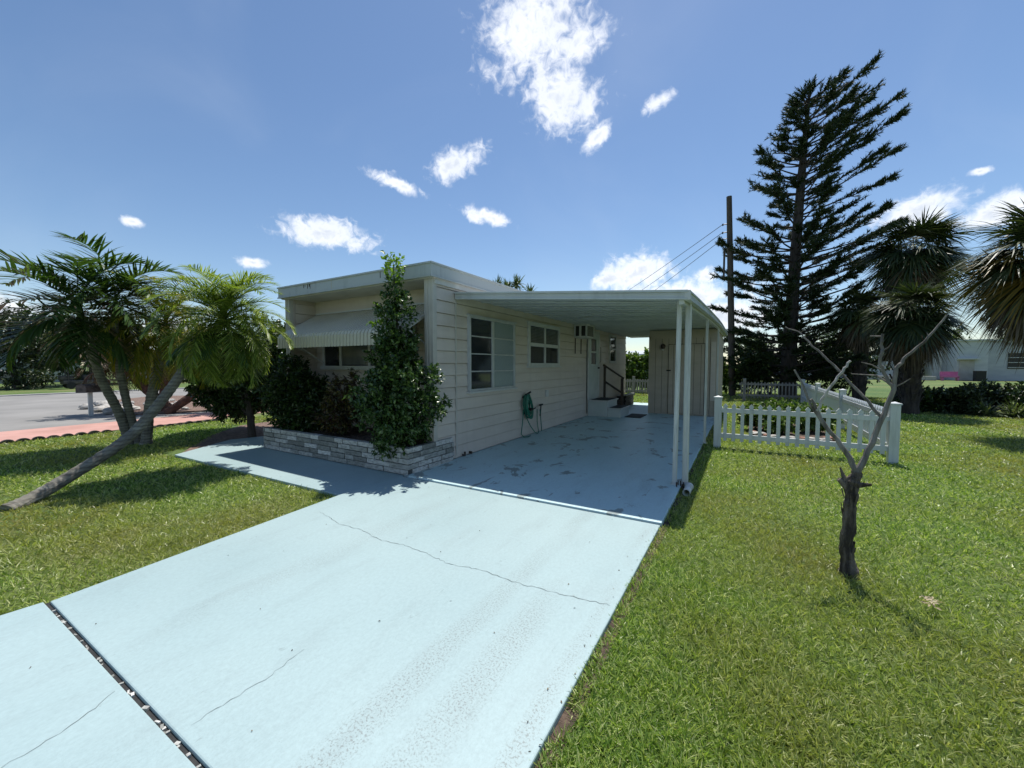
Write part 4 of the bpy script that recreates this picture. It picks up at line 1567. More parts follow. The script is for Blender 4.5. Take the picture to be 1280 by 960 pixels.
# ------------------------------------------------------------------ palms on the left lawn
PG = 'slender palms on the left lawn'
pinnate_palm('palm_tree', 'leaning palm with long trunk bent low over the lawn and full light green crown', (-7.19, .97, -.03),
             [(-7.15, .90, -.06), (-7.42, 1.38, .13), (-7.56, 2.05, .56), (-7.6, 2.5, 1.12), (-7.55, 2.82, 1.66), (-7.3, 3.02, 2.1)], (.072, .066), (-7.1, 3.12, 2.4),
             72, 1.08, 1.8, M['frond_light'], .31, .0155, (1.45, -.9), PG, 50, None, .14, .38, (7, M['frond_dark'], M['frond_light']), rings=True, az0=.4)
pinnate_palm('palm_tree', 'leftmost lawn palm with a grey trunk and a dark feathery crown', (-10.97, 3.04, -.03),
             [(-10.95, 3.0, -.05), (-10.75, 2.8, .65), (-10.55, 2.52, 1.35), (-10.45, 2.35, 2.1), (-10.42, 2.28, 2.35)], (.08, .062), (-10.42, 2.25, 2.75),
             18, 1.55, 1.45, M['frond_dark'], .52, .042, (1.15, -.3), PG, 38, None, .18, .5, (5, M['frond_dark'], M['frond_dark']), az0=.9, shaft=M['hedge'])
pinnate_palm('palm_tree', 'upright ringed lawn palm between the leftmost palm and the leaning one', (-10.8, 3.1, -.03),
             [(-10.85, 3.12, -.05), (-10.66, 2.9, .85), (-10.52, 2.76, 1.75), (-10.45, 2.72, 2.4)], (.07, .056), (-10.4, 2.75, 2.95),
             13, 1.35, 1.5, M['frond_dark'], .55, .04, (1.2, -.2), PG, 36, None, .18, .5, (3, M['frond_dark'], M['frond_dark']), az0=2.2, shaft=M['hedge'])
pinnate_palm('palm_tree', 'short lawn palm behind the leaning trunk with drooping yellow green fronds', (-10.6, 3.15, -.03),
             [(-10.6, 3.15, -.05), (-10.45, 3.18, .7), (-10.38, 3.3, 1.4), (-10.35, 3.4, 1.95)], (.09, .08), (-10.25, 3.45, 2.5),
             46, 1.35, 1.7, M['frond_yellow'], .34, .017, (1.4, -.8), PG, 52, None, .2, .35, (9, M['frond_yellow'], M['frond_yellow']), az0=1.1)
# flower stalks of pale fruit below the leftmost crown
mb = MB()
P = []
for i in range(26):
    a = random.uniform(0, 6.28)
    e = Vector((-10.44 + math.cos(a) * random.uniform(.1, .42), 2.3 + math.sin(a) * random.uniform(.1, .42), 2.42 - random.uniform(.0, .4)))
    mb.tube([(-10.43, 2.27, 2.45), e], .006, 4)
    for q in range(5):
        P.append(Vector((-10.43, 2.27, 2.45)).lerp(e, random.uniform(.4, 1)))
for p in P:
    mb.lathe((p.x, p.y, p.z), [(.004, -.02), (.014, -.01), (.014, .01), (.004, .02)], 6)
fs_ = [o for o in bpy.data.objects if o.name == 'palm_tree.001'][0]
mb.build('fruit_stalk', M['trim'], fs_)

RG = 'reddish palms in the rock bed'
for lab, b, c, n_ in (('straight reddish trunk palm in the rock bed by the road', (-17.2, 5.6, 0), (-17.0, 5.7, 2.1), 0),
                      ('reddish palm leaning left in the rock bed by the road', (-16.9, 5.8, 0), (-18.1, 4.7, 1.9), 1),
                      ('dark palm leaning right out of the rock bed by the road', (-16.6, 5.5, 0), (-15.4, 7.1, 1.9), 2)):
    b_, c_ = Vector(b), Vector(c)
    mid = b_.lerp(c_, .5) + Vector((0, 0, -.12))
    mid.z = b_.lerp(c_, .5).z - (.15 if n_ else 0)
    pinnate_palm('roadside_palm', lab, b, [b, mid, b_.lerp(c_, .85), c], (.12, .20), c, 24, 1.35, 1.7, M['frond_red'] if n_ == 1 else M['frond_yellow'], .32, .03,
                 (1.3, -.5), RG, 28, M['bark_red'], .3, .3, (8, M['frond_red'], M['frond_red']), rings=False)

# rocks of the bed, scalloped edging
mb = None
for i in range(46):
    a = random.random()
    x, y = (-17.1 - random.random() * 4.5, 4.5 + random.random() * 3.6)
    if i < 24:
        s = i / 23
        x, y = -17.0 - s * 6.2 + random.uniform(-.1, .1), 4.5 + s * 1.0 + random.uniform(-.15, .15)
    r_ = random.uniform(.10, .22)
    vs, fs = [], []
    mb = MB()
    n_ = 9
    prof = [(r_ * .8, -.02), (r_ * 1.05, r_ * .25), (r_ * .85, r_ * .6), (r_ * .35, r_ * .8)]
    mb.lathe((x, y, 0), prof, n_)
    mb.v = [(p[0] + random.uniform(-1, 1) * r_ * .12, p[1] + random.uniform(-1, 1) * r_ * .12, p[2] + random.uniform(-1, 1) * r_ * .08) for p in mb.v]
    o = mb.build('border_rock', M['stone'], smooth=False)
    tag(o, 'pale rough rock in the row along the near edge of the roadside bed' if i < 24 else 'pale rough rock lying loose inside the roadside bed', 'rock', 'rocks of the roadside bed')


def scallops(n, y0, dy, x, xs, lab, grp):
    mesh = None
    for i in range(n):
        y = y0 + dy * i
        if mesh is None:
            mb = MB()
            pr = [(-.10, -.1), (.10, -.1)] + [(.10 * math.cos(a), .0 + .065 * math.sin(a)) for a in np.linspace(0, math.pi, 9)]
            mb.add([(-.03, p, q) for p, q in pr] + [(.03, p, q) for p, q in pr],
                   [tuple(range(len(pr)))[::-1], tuple(range(len(pr), 2 * len(pr)))] + [(j, (j + 1) % len(pr), len(pr) + (j + 1) % len(pr), len(pr) + j) for j in range(len(pr))])
            o = mb.build('edging_brick', M['scallop'])
            mesh = o.data
        else:
            o = bpy.data.objects.new('edging_brick', mesh)
            col.objects.link(o)
        o.location = (x + xs * (y - y0), y, random.uniform(-.04, -.02))
        o.rotation_euler = (0, random.uniform(-.15, .15), random.uniform(-.08, .08))
        tag(o, lab, 'edging brick', grp)


scallops(30, -3.0, .215, -13.30, -.0, 'dark scalloped edging brick in the long row along the red path', 'scalloped edging along the red path')
scallops(8, 4.0, .215, -13.2, -.03, 'dark scalloped edging brick in the short row beyond the palm trunks', 'short row of scalloped edging')

# mailbox
mbx = empty('mailbox', (-18.15, 4.07, -.03), 'dark grey mailbox on a thin white post beside the road', 'mailbox')
MB().bar((-18.15, 4.07, -.05), (-18.15, 4.07, .72), .10, .10, up=(0, 1, 0)).build('post', M['post'], mbx)
mb = MB()
pr = [(-.17, .72), (.17, .72), (.17, .92)] + [(.17 * math.cos(a), .92 + .12 * math.sin(a)) for a in np.linspace(0, math.pi, 9)][1:]
mb.add([(-18.55 + .0, 4.07 + p, q) for p, q in pr] + [(-17.8, 4.07 + p, q) for p, q in pr],
       [tuple(range(len(pr)))[::-1], tuple(range(len(pr), 2 * len(pr)))] + [(j, (j + 1) % len(pr), len(pr) + (j + 1) % len(pr), len(pr) + j) for j in range(len(pr))])
mb.v = [(-18.15 + (y - 4.07) * .75 - (x + 18.15) * .42, 4.07 + (y - 4.07) * .5 + (x + 18.15) * .6, .72 + (z - .72) * .85) for x, y, z in mb.v]
mb.build('box', M['scallop'], mbx)

# ------------------------------------------------------------------ across the road
def far_house(name, label, x0, x1, y0, y1, h, roofm, win, parentcat='house', over=.4, rise=.5):
    t = empty(name, ((x0 + x1) / 2, (y0 + y1) / 2, 0), label, parentcat)
    MB().box(x0, x1, y0, y1, -.1, h).build('wall', M['housewhite'], t)
    mb = MB()
    mb.box(x0 - over, x1 + over, y0 - over, y1 + over, h + .002, h + .16)
    if rise:
        xm, ym = (x0 + x1) / 2, (y0 + y1) / 2
        if (x1 - x0) > (y1 - y0):
            mb.add([(x0 - over, y0 - over, h + .16), (x1 + over, y0 - over, h + .16), (x1 + over, y1 + over, h + .16), (x0 - over, y1 + over, h + .16), (x0 - over, ym, h + .16 + rise), (x1 + over, ym, h + .16 + rise)],
                   [(0, 1, 5, 4), (2, 3, 4, 5), (0, 4, 3), (1, 2, 5)])
        else:
            mb.add([(x0 - over, y0 - over, h + .16), (x1 + over, y0 - over, h + .16), (x1 + over, y1 + over, h + .16), (x0 - over, y1 + over, h + .16), (xm, y0 - over, h + .16 + rise), (xm, y1 + over, h + .16 + rise)],
                   [(0, 1, 4), (1, 2, 5, 4), (2, 3, 5), (3, 0, 4, 5)])
    mb.build('roof', roofm, t)
    for (face, a, b_, z0, z1) in win:
        mb = MB()
        mp = MB()
        if face == 'y':
            mb.box(a, b_, y0 - .05, y0, z0, z1)
            mp.box(a + .07, b_ - .07, y0 - .06, y0 - .052, z0 + .07, z1 - .07)
        else:
            mb.box(x1, x1 + .05, a, b_, z0, z1)
            mp.box(x1 + .052, x1 + .06, a + .07, b_ - .07, z0 + .07, z1 - .07)
        w_ = mb.build('window', M['frame'], t)
        mp.build('pane', M['glass'], w_)
    return t


far_house('white_house', 'white house with a dark window seen under the trees across the road at far left', -66, -56, 2, 12, 2.9, M['metal_white'], [('x', 4, 6, 1, 2.1), ('x', 9, 10.5, 1, 2.1)])
far_house('grey_house', 'pale grey house across the road seen between the palm trunks', -62, -52, 16, 30, 2.9, M['metal_white'], [('x', 18, 20, 1, 2.1), ('x', 24, 26, 1, 2.1)])
far_house('neighbour_house', 'white house farther along the road behind the palms', -50, -40, 36, 48, 2.9, M['metal_white'], [('x', 39, 41, 1, 2.1)])

FT = 'trees across the road'
for i, (x, y, h, r_, lab, mt) in enumerate((
        (-43, 6.2, 5.6, 2.8, 'dull green round tree at the far left edge across the road', 'oak'),
        (-45.5, 10.2, 6.4, 3.0, 'dark leaning tree across the road behind the leftmost palm', 'oak'),
        (-48, 13.0, 6.0, 3.4, 'pale green tree across the road beyond the mailbox', 'oak_light'),
        (-50, 20.5, 6.5, 3.8, 'broad tree across the road behind the leaning palm', 'oak'),
        (-44, 26.0, 6.5, 3.8, 'full tree across the road behind the reddish palms', 'oak_light'),
        (-46, -3, 5.5, 3.2, 'tree across the road beyond the left edge of the lawn', 'oak'),
        (-34, 31.0, 6.0, 3.4, 'dark tree on the near side of the road behind the big bush', 'oak'),
        (-70, 8.0, 9.0, 5.0, 'tall hazy tree rising behind the white house across the road', 'oak_light'),
        (-64, 33.0, 9.0, 5.5, 'tall tree rising behind the pale grey house across the road', 'oak'))):
    tree('roadside_tree', lab, 'tree', (x, y, -.05), h * .8, lob((x, y, h * .58), (r_, r_, h * .42), 16, .45, .8), M[mt], 620, 9, .55, .26, .15, .16, FT)
# low bushes under those trees
for i, (x, y) in enumerate(((-41.5, 6.5), (-45, 9.5), (-47, 16.5), (-43, 22))):
    shrub('roadside_bush', ['low dark bush at the foot of the dark leaning tree', 'low bush beside the white house wall', 'rounded bush before the pale grey house', 'rounded bush below the reddish palms across the road'][i],
          (x, y, -.05), lob((x, y, .7), (1.4, 1.4, .7), 7, .5), M['oak'], 160, 9, .3, .18, .1, cat='bush')
# golf cart shape under the trees
gc = empty('golf_cart', (-39.8, 8.6, 0), 'small dark golf cart parked on the grass verge across the road', 'golf cart')
mb = MB()
mb.box(-40.2, -39.3, 7.6, 9.9, .28, .55)
mb.box(-40.1, -39.4, 7.5, 8.1, .55, .85)
mb.box(-40.1, -39.4, 8.6, 9.2, .55, .9)
mb.build('body', M['scallop'], gc, bevel=.06)
MB().box(-40.2, -39.3, 7.7, 9.8, 1.78, 1.86).build('canopy', M['scallop'], gc, bevel=.03)
mb = MB()
for x in (-40.12, -39.38):
    for y in (7.85, 9.6):
        mb.bar((x, y, .5), (x, y, 1.8), .05, .05, up=(0, 1, 0))
mb.build('canopy_post', M['scallop'], gc)
for x in (-40.2, -39.3):
    for y in (7.95, 9.5):
        MB().tube([(x - .06, y, .2), (x + .06, y, .2)], .22, 14).build('wheel', M['black'], gc)
pc = empty('parked_car', (-46.5, 5, 0), 'white car parked by the white house across the road', 'car')
mb = MB()
prf = [(2.6, .35), (2.6, .7), (3.4, .85), (4.1, 1.3), (5.7, 1.32), (6.5, .95), (7.1, .85), (7.1, .35)]
mb.add([(-47.3, a, b_) for a, b_ in prf] + [(-45.6, a, b_) for a, b_ in prf],
       [tuple(range(8)), tuple(range(15, 7, -1))] + [(j, 8 + j, 8 + (j + 1) % 8, (j + 1) % 8) for j in range(8)])
mb.build('body', M['frame'], pc, bevel=.06)
mb = MB()
mb.add([(-45.59, 3.6, .9), (-45.59, 6.3, .95), (-45.59, 5.6, 1.25), (-45.59, 4.2, 1.24)], [(0, 1, 2, 3)])
mb.build('window', M['glass'], pc)
for y in (3.4, 6.3):
    MB().tube([(-45.8, y, .33), (-45.56, y, .33)], .33, 16).build('wheel', M['black'], pc)

# ------------------------------------------------------------------ picket fences
def picket_mesh(mat, w=.06, h=.84, t=.03, zb=.1):
    mb = MB()
    pr = [(-w / 2, zb), (w / 2, zb), (w / 2, h - .07), (w * .72, h - .055), (0, h), (-w * .72, h - .055), (-w / 2, h - .07)]
    n_ = len(pr)
    mb.add([(p, -t / 2, q) for p, q in pr] + [(p, t / 2, q) for p, q in pr], [tuple(range(n_)), tuple(range(n_, 2 * n_))[::-1]] + [(j, n_ + j, n_ + (j + 1) % n_, (j + 1) % n_) for j in range(n_)])
    me = bpy.data.meshes.new('picket')
    me.from_pydata(mb.v, [], mb.f)
    me.materials.append(mat)
    me.update()
    return me


def picket_fence(label, A, B, mat, np_, posts, h=.94, rails=(.2, .70), postw=.13, pick=None, capm=True, name='picket_fence', pw=.06, group=None):
    A, B = Vector((*A, 0)), Vector((*B, 0))
    t = empty(name, A, label, 'fence', group)
    d = (B - A)
    L_ = d.length
    d.normalize()
    ang = math.atan2(d.y, d.x)
    me = pick or picket_mesh(mat, pw)
    for i in range(np_):
        s = (i + .9) / (np_ + .8) * L_
        o = bpy.data.objects.new('picket', me)
        col.objects.link(o)
        o.parent = t
        o.location = d * s
        o.rotation_euler = (0, 0, ang)
    for z in rails:
        MB().bar(A + Vector((0, 0, z)), B + Vector((0, 0, z)), .05, .085).build('rail', mat, t)
    for s in posts:
        p = A + d * (s * L_)
        w = postw / 2
        mb = MB()
        mb.box(p.x - w, p.x + w, p.y - w, p.y + w, -.05, h, rz=ang)
        po = mb.build('post', mat, t, bevel=.006)
        if capm:
            mb = MB()
            mb.box(p.x - w - .012, p.x + w + .012, p.y - w - .012, p.y + w + .012, h + .001, h + .025, rz=ang)
            mb.add([(p.x - w, p.y - w, h + .025), (p.x + w, p.y - w, h + .025), (p.x + w, p.y + w, h + .025), (p.x - w, p.y + w, h + .025), (p.x, p.y, h + .05)], [(0, 1, 4), (1, 2, 4), (2, 3, 4), (3, 0, 4)])
            mb.build('post_cap', mat, po)
    return t


picket_fence('white vinyl picket fence facing the lawn between the carport and the corner post', (-.43, 8.85), (2.17, 8.85), M['vinyl'], 17, (0, 1))
picket_fence('white vinyl picket fence running back along the right side of the garden', (2.19, 8.93), (2.19, 20.9), M['vinyl'], 78, (.34, .67, 1), pw=.055)
picket_fence('weathered grey picket fence across the back of the garden', (-.2, 21.0), (2.1, 21.0), M['greyfence'], 17, (.1,), h=.98, capm=False, rails=(.22, .72), pw=.05)
picket_fence('weathered grey picket fence seen through the far end of the carport', (-9, 21.6), (-1.2, 21.6), M['greyfence'], 58, (.0, .5), h=.98, capm=False, rails=(.22, .72), pw=.07)

# garden plants and rock ring
for i, (x, y, r_, h, lab) in enumerate(((.35, 11.6, .42, .42, 'low bright green plant nearest the carport inside the picket fence'), (.95, 12.3, .5, .62, 'tallest bright green plant in the middle of the fenced garden'),
                                       (1.5, 11.7, .36, .45, 'small leafy plant near the right side of the fenced garden'), (.75, 11.2, .35, .36, 'low leafy plant just behind the rock ring'), (.25, 12.9, .4, .5, 'bright leafy plant at the back left of the fenced garden'), (1.45, 12.8, .4, .5, 'bright leafy plant at the back right of the fenced garden'))):
    shrub('garden_plant', lab, (x, y, -.03), lob((x, y, h * .6), (r_, r_ * .8, h * .5), 6, .5), M['hedge'], 240, 9, .13, .085, .05, cat='plant', group='plants in the fenced garden', shell=.3)
for i in range(15):
    a = i / 14 * math.pi + math.pi
    x, y = .95 + math.cos(a) * .75 + random.uniform(-.03, .03), 10.95 + math.sin(a) * .5
    r_ = random.uniform(.07, .11)
    mb = MB()
    mb.lathe((x, y, -.02), [(r_, 0), (r_ * 1.1, r_ * .3), (r_ * .9, r_ * .6), (r_ * .3, r_ * .75)], 8)
    mb.v = [(p[0] + random.uniform(-1, 1) * r_ * .15, p[1] + random.uniform(-1, 1) * r_ * .15, p[2]) for p in mb.v]
    tag(mb.build('ring_rock', M['redbrick'] if i % 4 == 0 else M['stone']), 'rough reddish stone in the rock ring inside the picket fence' if i % 4 == 0 else 'rough grey stone in the rock ring inside the picket fence', 'rock', 'rocks of the garden ring')
struct(MB().prism([(.15, 10.5), (1.7, 10.5), (1.75, 13.2), (.1, 13.2)], -.3, -.03).build('garden_soil', M['soil']))

# ------------------------------------------------------------------ dead tree
dt = empty('dead_tree', (.74, 3.93, -.03), 'bare dead tree with dark flaking stump and pale forked branches on the lawn', 'dead tree')


def wob(pts, n_, a):
    P = [Vector(p) for p in pts]
    out = []
    for i in range(len(P) - 1):
        for s in range(n_):
            q = P[i].lerp(P[i + 1], s / n_)
            out.append(q + Vector([random.uniform(-a, a) for _ in range(3)]) * (0 if (i == 0 and s == 0) else 1))
    out.append(P[-1])
    return out


mb = MB()
base = [(.745, 3.93, -.05), (.735, 3.93, .06), (.72, 3.93, .2), (.735, 3.93, .35), (.735, 3.93, .5), (.74, 3.93, .62), (.745, 3.93, .70), (.765, 3.93, .78)]
mb.tube(wob(base, 4, .004), list(np.interp(np.linspace(0, 7, 29), [0, 1, 2, 3, 4, 5, 6, 7], [.068, .047, .041, .042, .039, .041, .045, .031])), 16, jit=.3)
mb.tube([(.72, 3.93, .64), (.66, 3.92, .71), (.655, 3.92, .70)], [.03, .018, .006], 7, jit=.3)
mb.tube([(.77, 3.91, .68), (.85, 3.90, .70)], [.025, .008], 7, jit=.3)
mb.tube([(.70, 3.93, .70), (.665, 3.93, .80)], [.022, .005], 7, jit=.2)
for i in range(16):
    a, z = random.uniform(0, 6.28), random.uniform(.02, .62)
    r_ = .043
    p = Vector((.735 + math.cos(a) * r_, 3.93 + math.sin(a) * r_, z))
    mb.bar(p, p + Vector((math.cos(a) * .012, math.sin(a) * .012, random.uniform(.04, .09))), .016, .005)
mb.build('trunk', M['bark_stump'], dt, smooth=False)


def br(pts, r0, r1, n_=4, a=.006, name='branch'):
    W = wob(pts, n_, a)
    m_ = MB()
    m_.tube(W, list(np.linspace(r0, r1, len(W))), 8, jit=.12)
    return m_


c0 = (.765, 3.93, .76)
b1 = br([c0, (.70, 3.92, .92), (.56, 3.90, 1.12), (.50, 3.88, 1.25), (.46, 3.87, 1.33)], .021, .010)
b1.tube([(.56, 3.90, 1.12), (.50, 3.90, 1.22), (.46, 3.88, 1.28), (.40, 3.86, 1.45), (.345, 3.85, 1.56)], [.014, .012, .010, .008, .006], 7, jit=.15)
b1.build('branch', M['bark_dead'], dt)
br([(.50, 3.88, 1.24), (.56, 3.86, 1.40), (.64, 3.86, 1.55), (.69, 3.86, 1.63)], .011, .008).build('branch', M['bark_pale'], dt)
b2 = br([c0, (.83, 3.94, .95), (.90, 3.95, 1.18), (.955, 3.95, 1.42), (.97, 3.95, 1.58), (1.02, 3.95, 1.66), (1.13, 3.95, 1.80), (1.22, 3.96, 1.95)], .022, .006)
b2.tube([(1.13, 3.95, 1.80), (1.12, 3.95, 1.83)], [.005, .002], 5)
b2.build('branch', M['bark_dead'], dt)
b3 = br([(.905, 3.95, 1.2), (.80, 3.99, 1.35), (.66, 4.05, 1.55), (.52, 4.1, 1.72), (.40, 4.15, 1.87), (.30, 4.18, 1.93)], .012, .004)
b3.build('branch', M['bark_dead'], dt)
b4 = br([(.955, 3.95, 1.42), (.91, 3.94, 1.52), (.875, 3.93, 1.60), (.88, 3.93, 1.72), (.88, 3.93, 1.83)], .011, .010)
b4.tube([(.88, 3.93, 1.81), (.81, 3.93, 1.815)], [.007, .005], 6)
b4.tube([(.90, 3.94, 1.55), (.83, 3.95, 1.60), (.77, 3.96, 1.62)], [.006, .005, .003], 6)
b4.tube([(.95, 3.95, 1.45), (.86, 3.97, 1.52), (.72, 3.98, 1.53)], [.008, .006, .003], 6)
for (p_, q_) in (((.955, 3.95, 1.43), (1.04, 3.93, 1.50)), ((.88, 3.93, 1.70), (.93, 3.92, 1.76))):
    b4.tube([p_, (p_[0] * .5 + q_[0] * .5 + .01, p_[1], p_[2] * .5 + q_[2] * .5), q_], [.005, .004, .002], 5)
b4.build('branch', M['bark_dead'], dt)

# pale tuft of dry leaves on the grass
P = rng.normal(size=(26, 3)) * np.array([.026, .02, .01]) + np.array([1.10, 3.60, .035])
V_, F_ = leaves(P, unit(rng.normal(size=(26, 3)) * np.array([1, 1, .25])), .034, .014)
M['dry'] = leafmat('dry leaf', [(.35, .28, .18), (.55, .47, .34)], .8, .2)
tag(npmesh('dry_leaves', V_, F_, M['dry']), 'little heap of pale dry leaves on the right lawn beyond the dead tree shadow', 'leaves')

# ------------------------------------------------------------------ pole and wires
po = empty('utility_pole', (-.55, 24, 0), 'tall dark wooden utility pole behind the shed', 'utility pole')
MB().tube([(-.52, 24, -.1), (-.62, 24, 3), (-.9, 24, 10.4)], [.17, .16, .13], 14).build('pole', M['pole'], po)
mb = MB()
for z in (9.0, 8.58, 8.24):
    mb.tube([(-.88, 24, z), (-1.16, 24, z)], .025, 6)
    mb.lathe((-1.16, 24, z - .06), [(.03, 0), (.045, .04), (.03, .08), (.04, .1)], 8)
mb.build('insulator', M['dark'], po)
MB().tube([(-1.05, 23.9, 6.2), (-1.05, 23.9, 7.6)], .05, 8).build('riser_pipe', M['pole'], po)
MB().tube([(-1.05, 23.9, 7.6), (-1.3, 23.9, 8.0), (-1.16, 24, 8.24)], .012, 5).build('drop_wire', M['wire'], po)
for k_, (z, e) in enumerate(((9.0, (-39.25, 90, 20.3)), (8.58, (-36.12, 90, 19.6)), (8.24, (-32.1, 90, 19.2)))):
    a, b_ = Vector((-1.18, 24, z)), Vector((e[0] * 1.0, e[1], z + 1.0))
    # runs on to the next pole beyond the house
    d = Vector((e[0] + 1.18, e[1] - 24, 0))
    b_ = Vector((-1.18, 24, z)) + d * .7
    b_.z = z + .6
    pts = []
    for i in range(17):
        s = i / 16
        p = a.lerp(b_, s)
        p.z -= 1.3 * 4 * s * (1 - s) * .35
        pts.append(p)
    tag(MB().tube(pts, .016, 5).build('power_line', M['wire']), ['topmost', 'middle', 'lowest'][k_] + ' of the three wires strung from the utility pole', 'power line', 'power lines')
np_ = empty('utility_pole', (-28.3, 70.5, 0), 'distant utility pole where the wires end behind the mobile home', 'utility pole')
MB().tube([(-27.5, 70.4, 0), (-27.5, 70.4, 10.4)], [.16, .12], 10).build('pole', M['pole'], np_)
MB().bar((-29.2, 70.4, 9.5), (-22, 70.4, 9.1), .12, .12).build('crossarm', M['pole'], np_)

# ------------------------------------------------------------------ wind-swept pine
pn = empty('norfolk_pine', (1.95, 24.3, -.05), 'tall dark wind swept pine with its upper branches streaming to the right', 'pine tree')
axis = [(1.93, 24.3, -.1), (1.95, 24.3, 3), (2.05, 24.3, 7), (2.2, 24.3, 11), (2.4, 24.3, 14.9)]
ax = np.array(axis)
MB().tube(axis, [.36, .31, .24, .17, .05], 14, jit=.08).build('trunk', M['bark_dark'], pn)
mbb = MB()
parts = []


def rope(p0, p1, n_, r_):
    """one foliage cord: needles set round an axis"""
    t_ = rng.random(n_)
    P = p0 + (p1 - p0) * t_[:, None]
    d0 = unit((p1 - p0)[None, :])
    D = d0 * .9 + rng.normal(size=(n_, 3)) * .55 + np.array([0, 0, .15])
    return strips(P, D, r_ * rng.uniform(.7, 1.2, n_), .042, .0, 1, up=rng.normal(size=(n_, 3)))


zt = 14.8
lev = .8
while lev < 14.7:
    f_ = lev / zt
    nbr = 8 if lev < 6 else random.choice((6, 7, 7))
    a0 = random.uniform(0, 6.28)
    c_ = np.array([np.interp(lev, ax[:, 2], ax[:, k2]) for k2 in range(3)])
    for i in range(nbr):
        a = a0 + 2 * math.pi * i / nbr + random.uniform(-.25, .25)
        h = np.array([math.cos(a), math.sin(a), 0.])
        right = h[0] * .93 + .0
        # length profile: long low branches, streaming leeward ones on top
        Lr = np.interp(lev, [0, 3, 8, 12, 14.7], [3.9, 4.1, 3.8, 3.3, 2.0])
        Ll = np.interp(lev, [0, 3, 7, 10, 12.5, 14.7], [3.5, 3.7, 3.1, 2.3, 1.5, .35])
        L_ = (Lr * max(0, right) + Ll * max(0, -right) + (Lr + Ll) * .33 * (1 - abs(right))) * random.choice((.4, .62, .8, .95, 1.0, 1.1))
        L_ = max(.3, L_)
        wind = np.interp(lev, [0, 6, 10, 14.7], [.05, .15, .28, .30])
        el0 = np.interp(lev, [0, 5, 10, 14.7], [-.06, .05, .22, .26]) + random.uniform(-.1, .1)
        if right > 0:
            el0 += .1
        npt = 7
        pts = [c_]
        d = h * math.cos(el0 * .6) + np.array([0, 0, math.sin(el0 * .6)])
        for s in range(npt):
            d = unit(d + np.array([.10 * wind * 1.5, random.uniform(-.05, .05), random.uniform(-.05, .09) + (.04 if right > 0 else .02)]))
            pts.append(pts[-1] + d * L_ / npt)
        pts = np.array(pts)
        mbb.tube(pts.tolist(), list(np.linspace(.045 + .01 * (14 - lev) / 14, .012, npt + 1)), 5)
        # cords of foliage along the outer two thirds
        ncord = int(random.uniform(16, 30) * L_ / 3) + 5
        c0_ = random.uniform(.3, .66)
        for q in range(ncord):
            s = min(1, max(.15, random.gauss(c0_ + .3, .2)))
            p0 = np.array([np.interp(s * npt, range(npt + 1), pts[:, k2]) for k2 in range(3)])
            dd = unit(pts[min(npt, int(s * npt) + 1)] - pts[int(s * npt) if s < 1 else npt - 1])
            sd_ = unit(np.cross(dd, [0, 0, 1.])) * random.choice((-1, 1))
            cl = random.uniform(.38, .78) * (1.15 - .5 * s)
            p1 = p0 + unit(dd * .85 + sd_ * random.uniform(.2, .75) + np.array([wind * .45, 0, random.uniform(-.25, .45)])) * cl
            parts.append(rope(p0, p1, 30, .19))
        parts.append(rope(pts[npt - 2], pts[npt], 34, .17))
    lev += random.uniform(.28, .5) if lev < 6 else random.uniform(.3, .64)
parts.append(rope(np.array([2.38, 24.3, 14.2]), np.array([2.45, 24.3, 15.0]), 60, .28))
mbb.build('limb', M['bark_dark'], pn)
V_, F_ = joinnp(parts)
npmesh('foliage', V_, F_, M['pine'], pn)

# ------------------------------------------------------------------ cabbage palms
def sabal(label, base, c, R_, n1, n2, trunk, gold=False, dead=14, pet=.8, w=.05, blades=42, els=(1.3, -.5)):
    t = empty('cabbage_palm', base, label, 'palm tree', 'cabbage palms')
    mb = MB()
    P = [Vector(base), Vector(base).lerp(Vector(c), .5) + Vector((.05, 0, 0)), Vector(c)]
    W = wob(P, 7, .02)
    mb.tube(W, [trunk * (1 + .08 * random.uniform(-1, 1)) for _ in W], 12, jit=.25)
    # old leaf boots
    b_, c_ = Vector(base), Vector(c)
    for i in range(70):
        s = i / 70
        p = b_.lerp(c_, .12 + .85 * s)
        a = i * 2.4
        q = p + Vector((math.cos(a), math.sin(a), 0)) * trunk * .95
        mb.bar(q, q + Vector((math.cos(a) * .10, math.sin(a) * .10, .22)), .09, .03)
    mb.build('trunk', M['bark_dark'], t)
    fan_leaves(c, n1, R_, pet, els, M['sabal'], t, 'green_fans', blades, w)
    fan_leaves(c, n2, R_ * .9, pet * .9, (.4, -.9), M['sabal_gold'] if gold else M['sabal'], t, 'outer_fans', blades, w)
    if dead:
        fan_leaves((c[0], c[1], c[2] - .15), dead, R_ * .85, pet * .75, (-.7, -1.5), M['sabal_dead'], t, 'dead_skirt', blades, w * .9, ldroop=.6)
    return t


sabal('tall cabbage palm just right of the pine', (5.5, 22.3, -.05), (5.75, 22.0, 6.2), 1.35, 30, 18, .22, dead=22, pet=.9, w=.065)
sabal('squat shaggy cabbage palm with hanging fans in front of the tall one', (4.83, 18.2, -.05), (4.75, 18.0, 3.35), 1.0, 30, 24, .24, dead=26, pet=.65, w=.055, els=(1.3, -.6))
sabal('cabbage palm half hidden beside the pine foliage', (4.35, 22.6, -.05), (4.3, 22.5, 3.9), .95, 18, 12, .22, dead=18, pet=.65, w=.06)
sabal('large shaggy cabbage palm with golden fans at the right edge', (5.9, 13.3, -.05), (5.62, 13.2, 3.95), 1.1, 36, 40, .26, gold=True, dead=46, pet=.8, w=.045, blades=48)

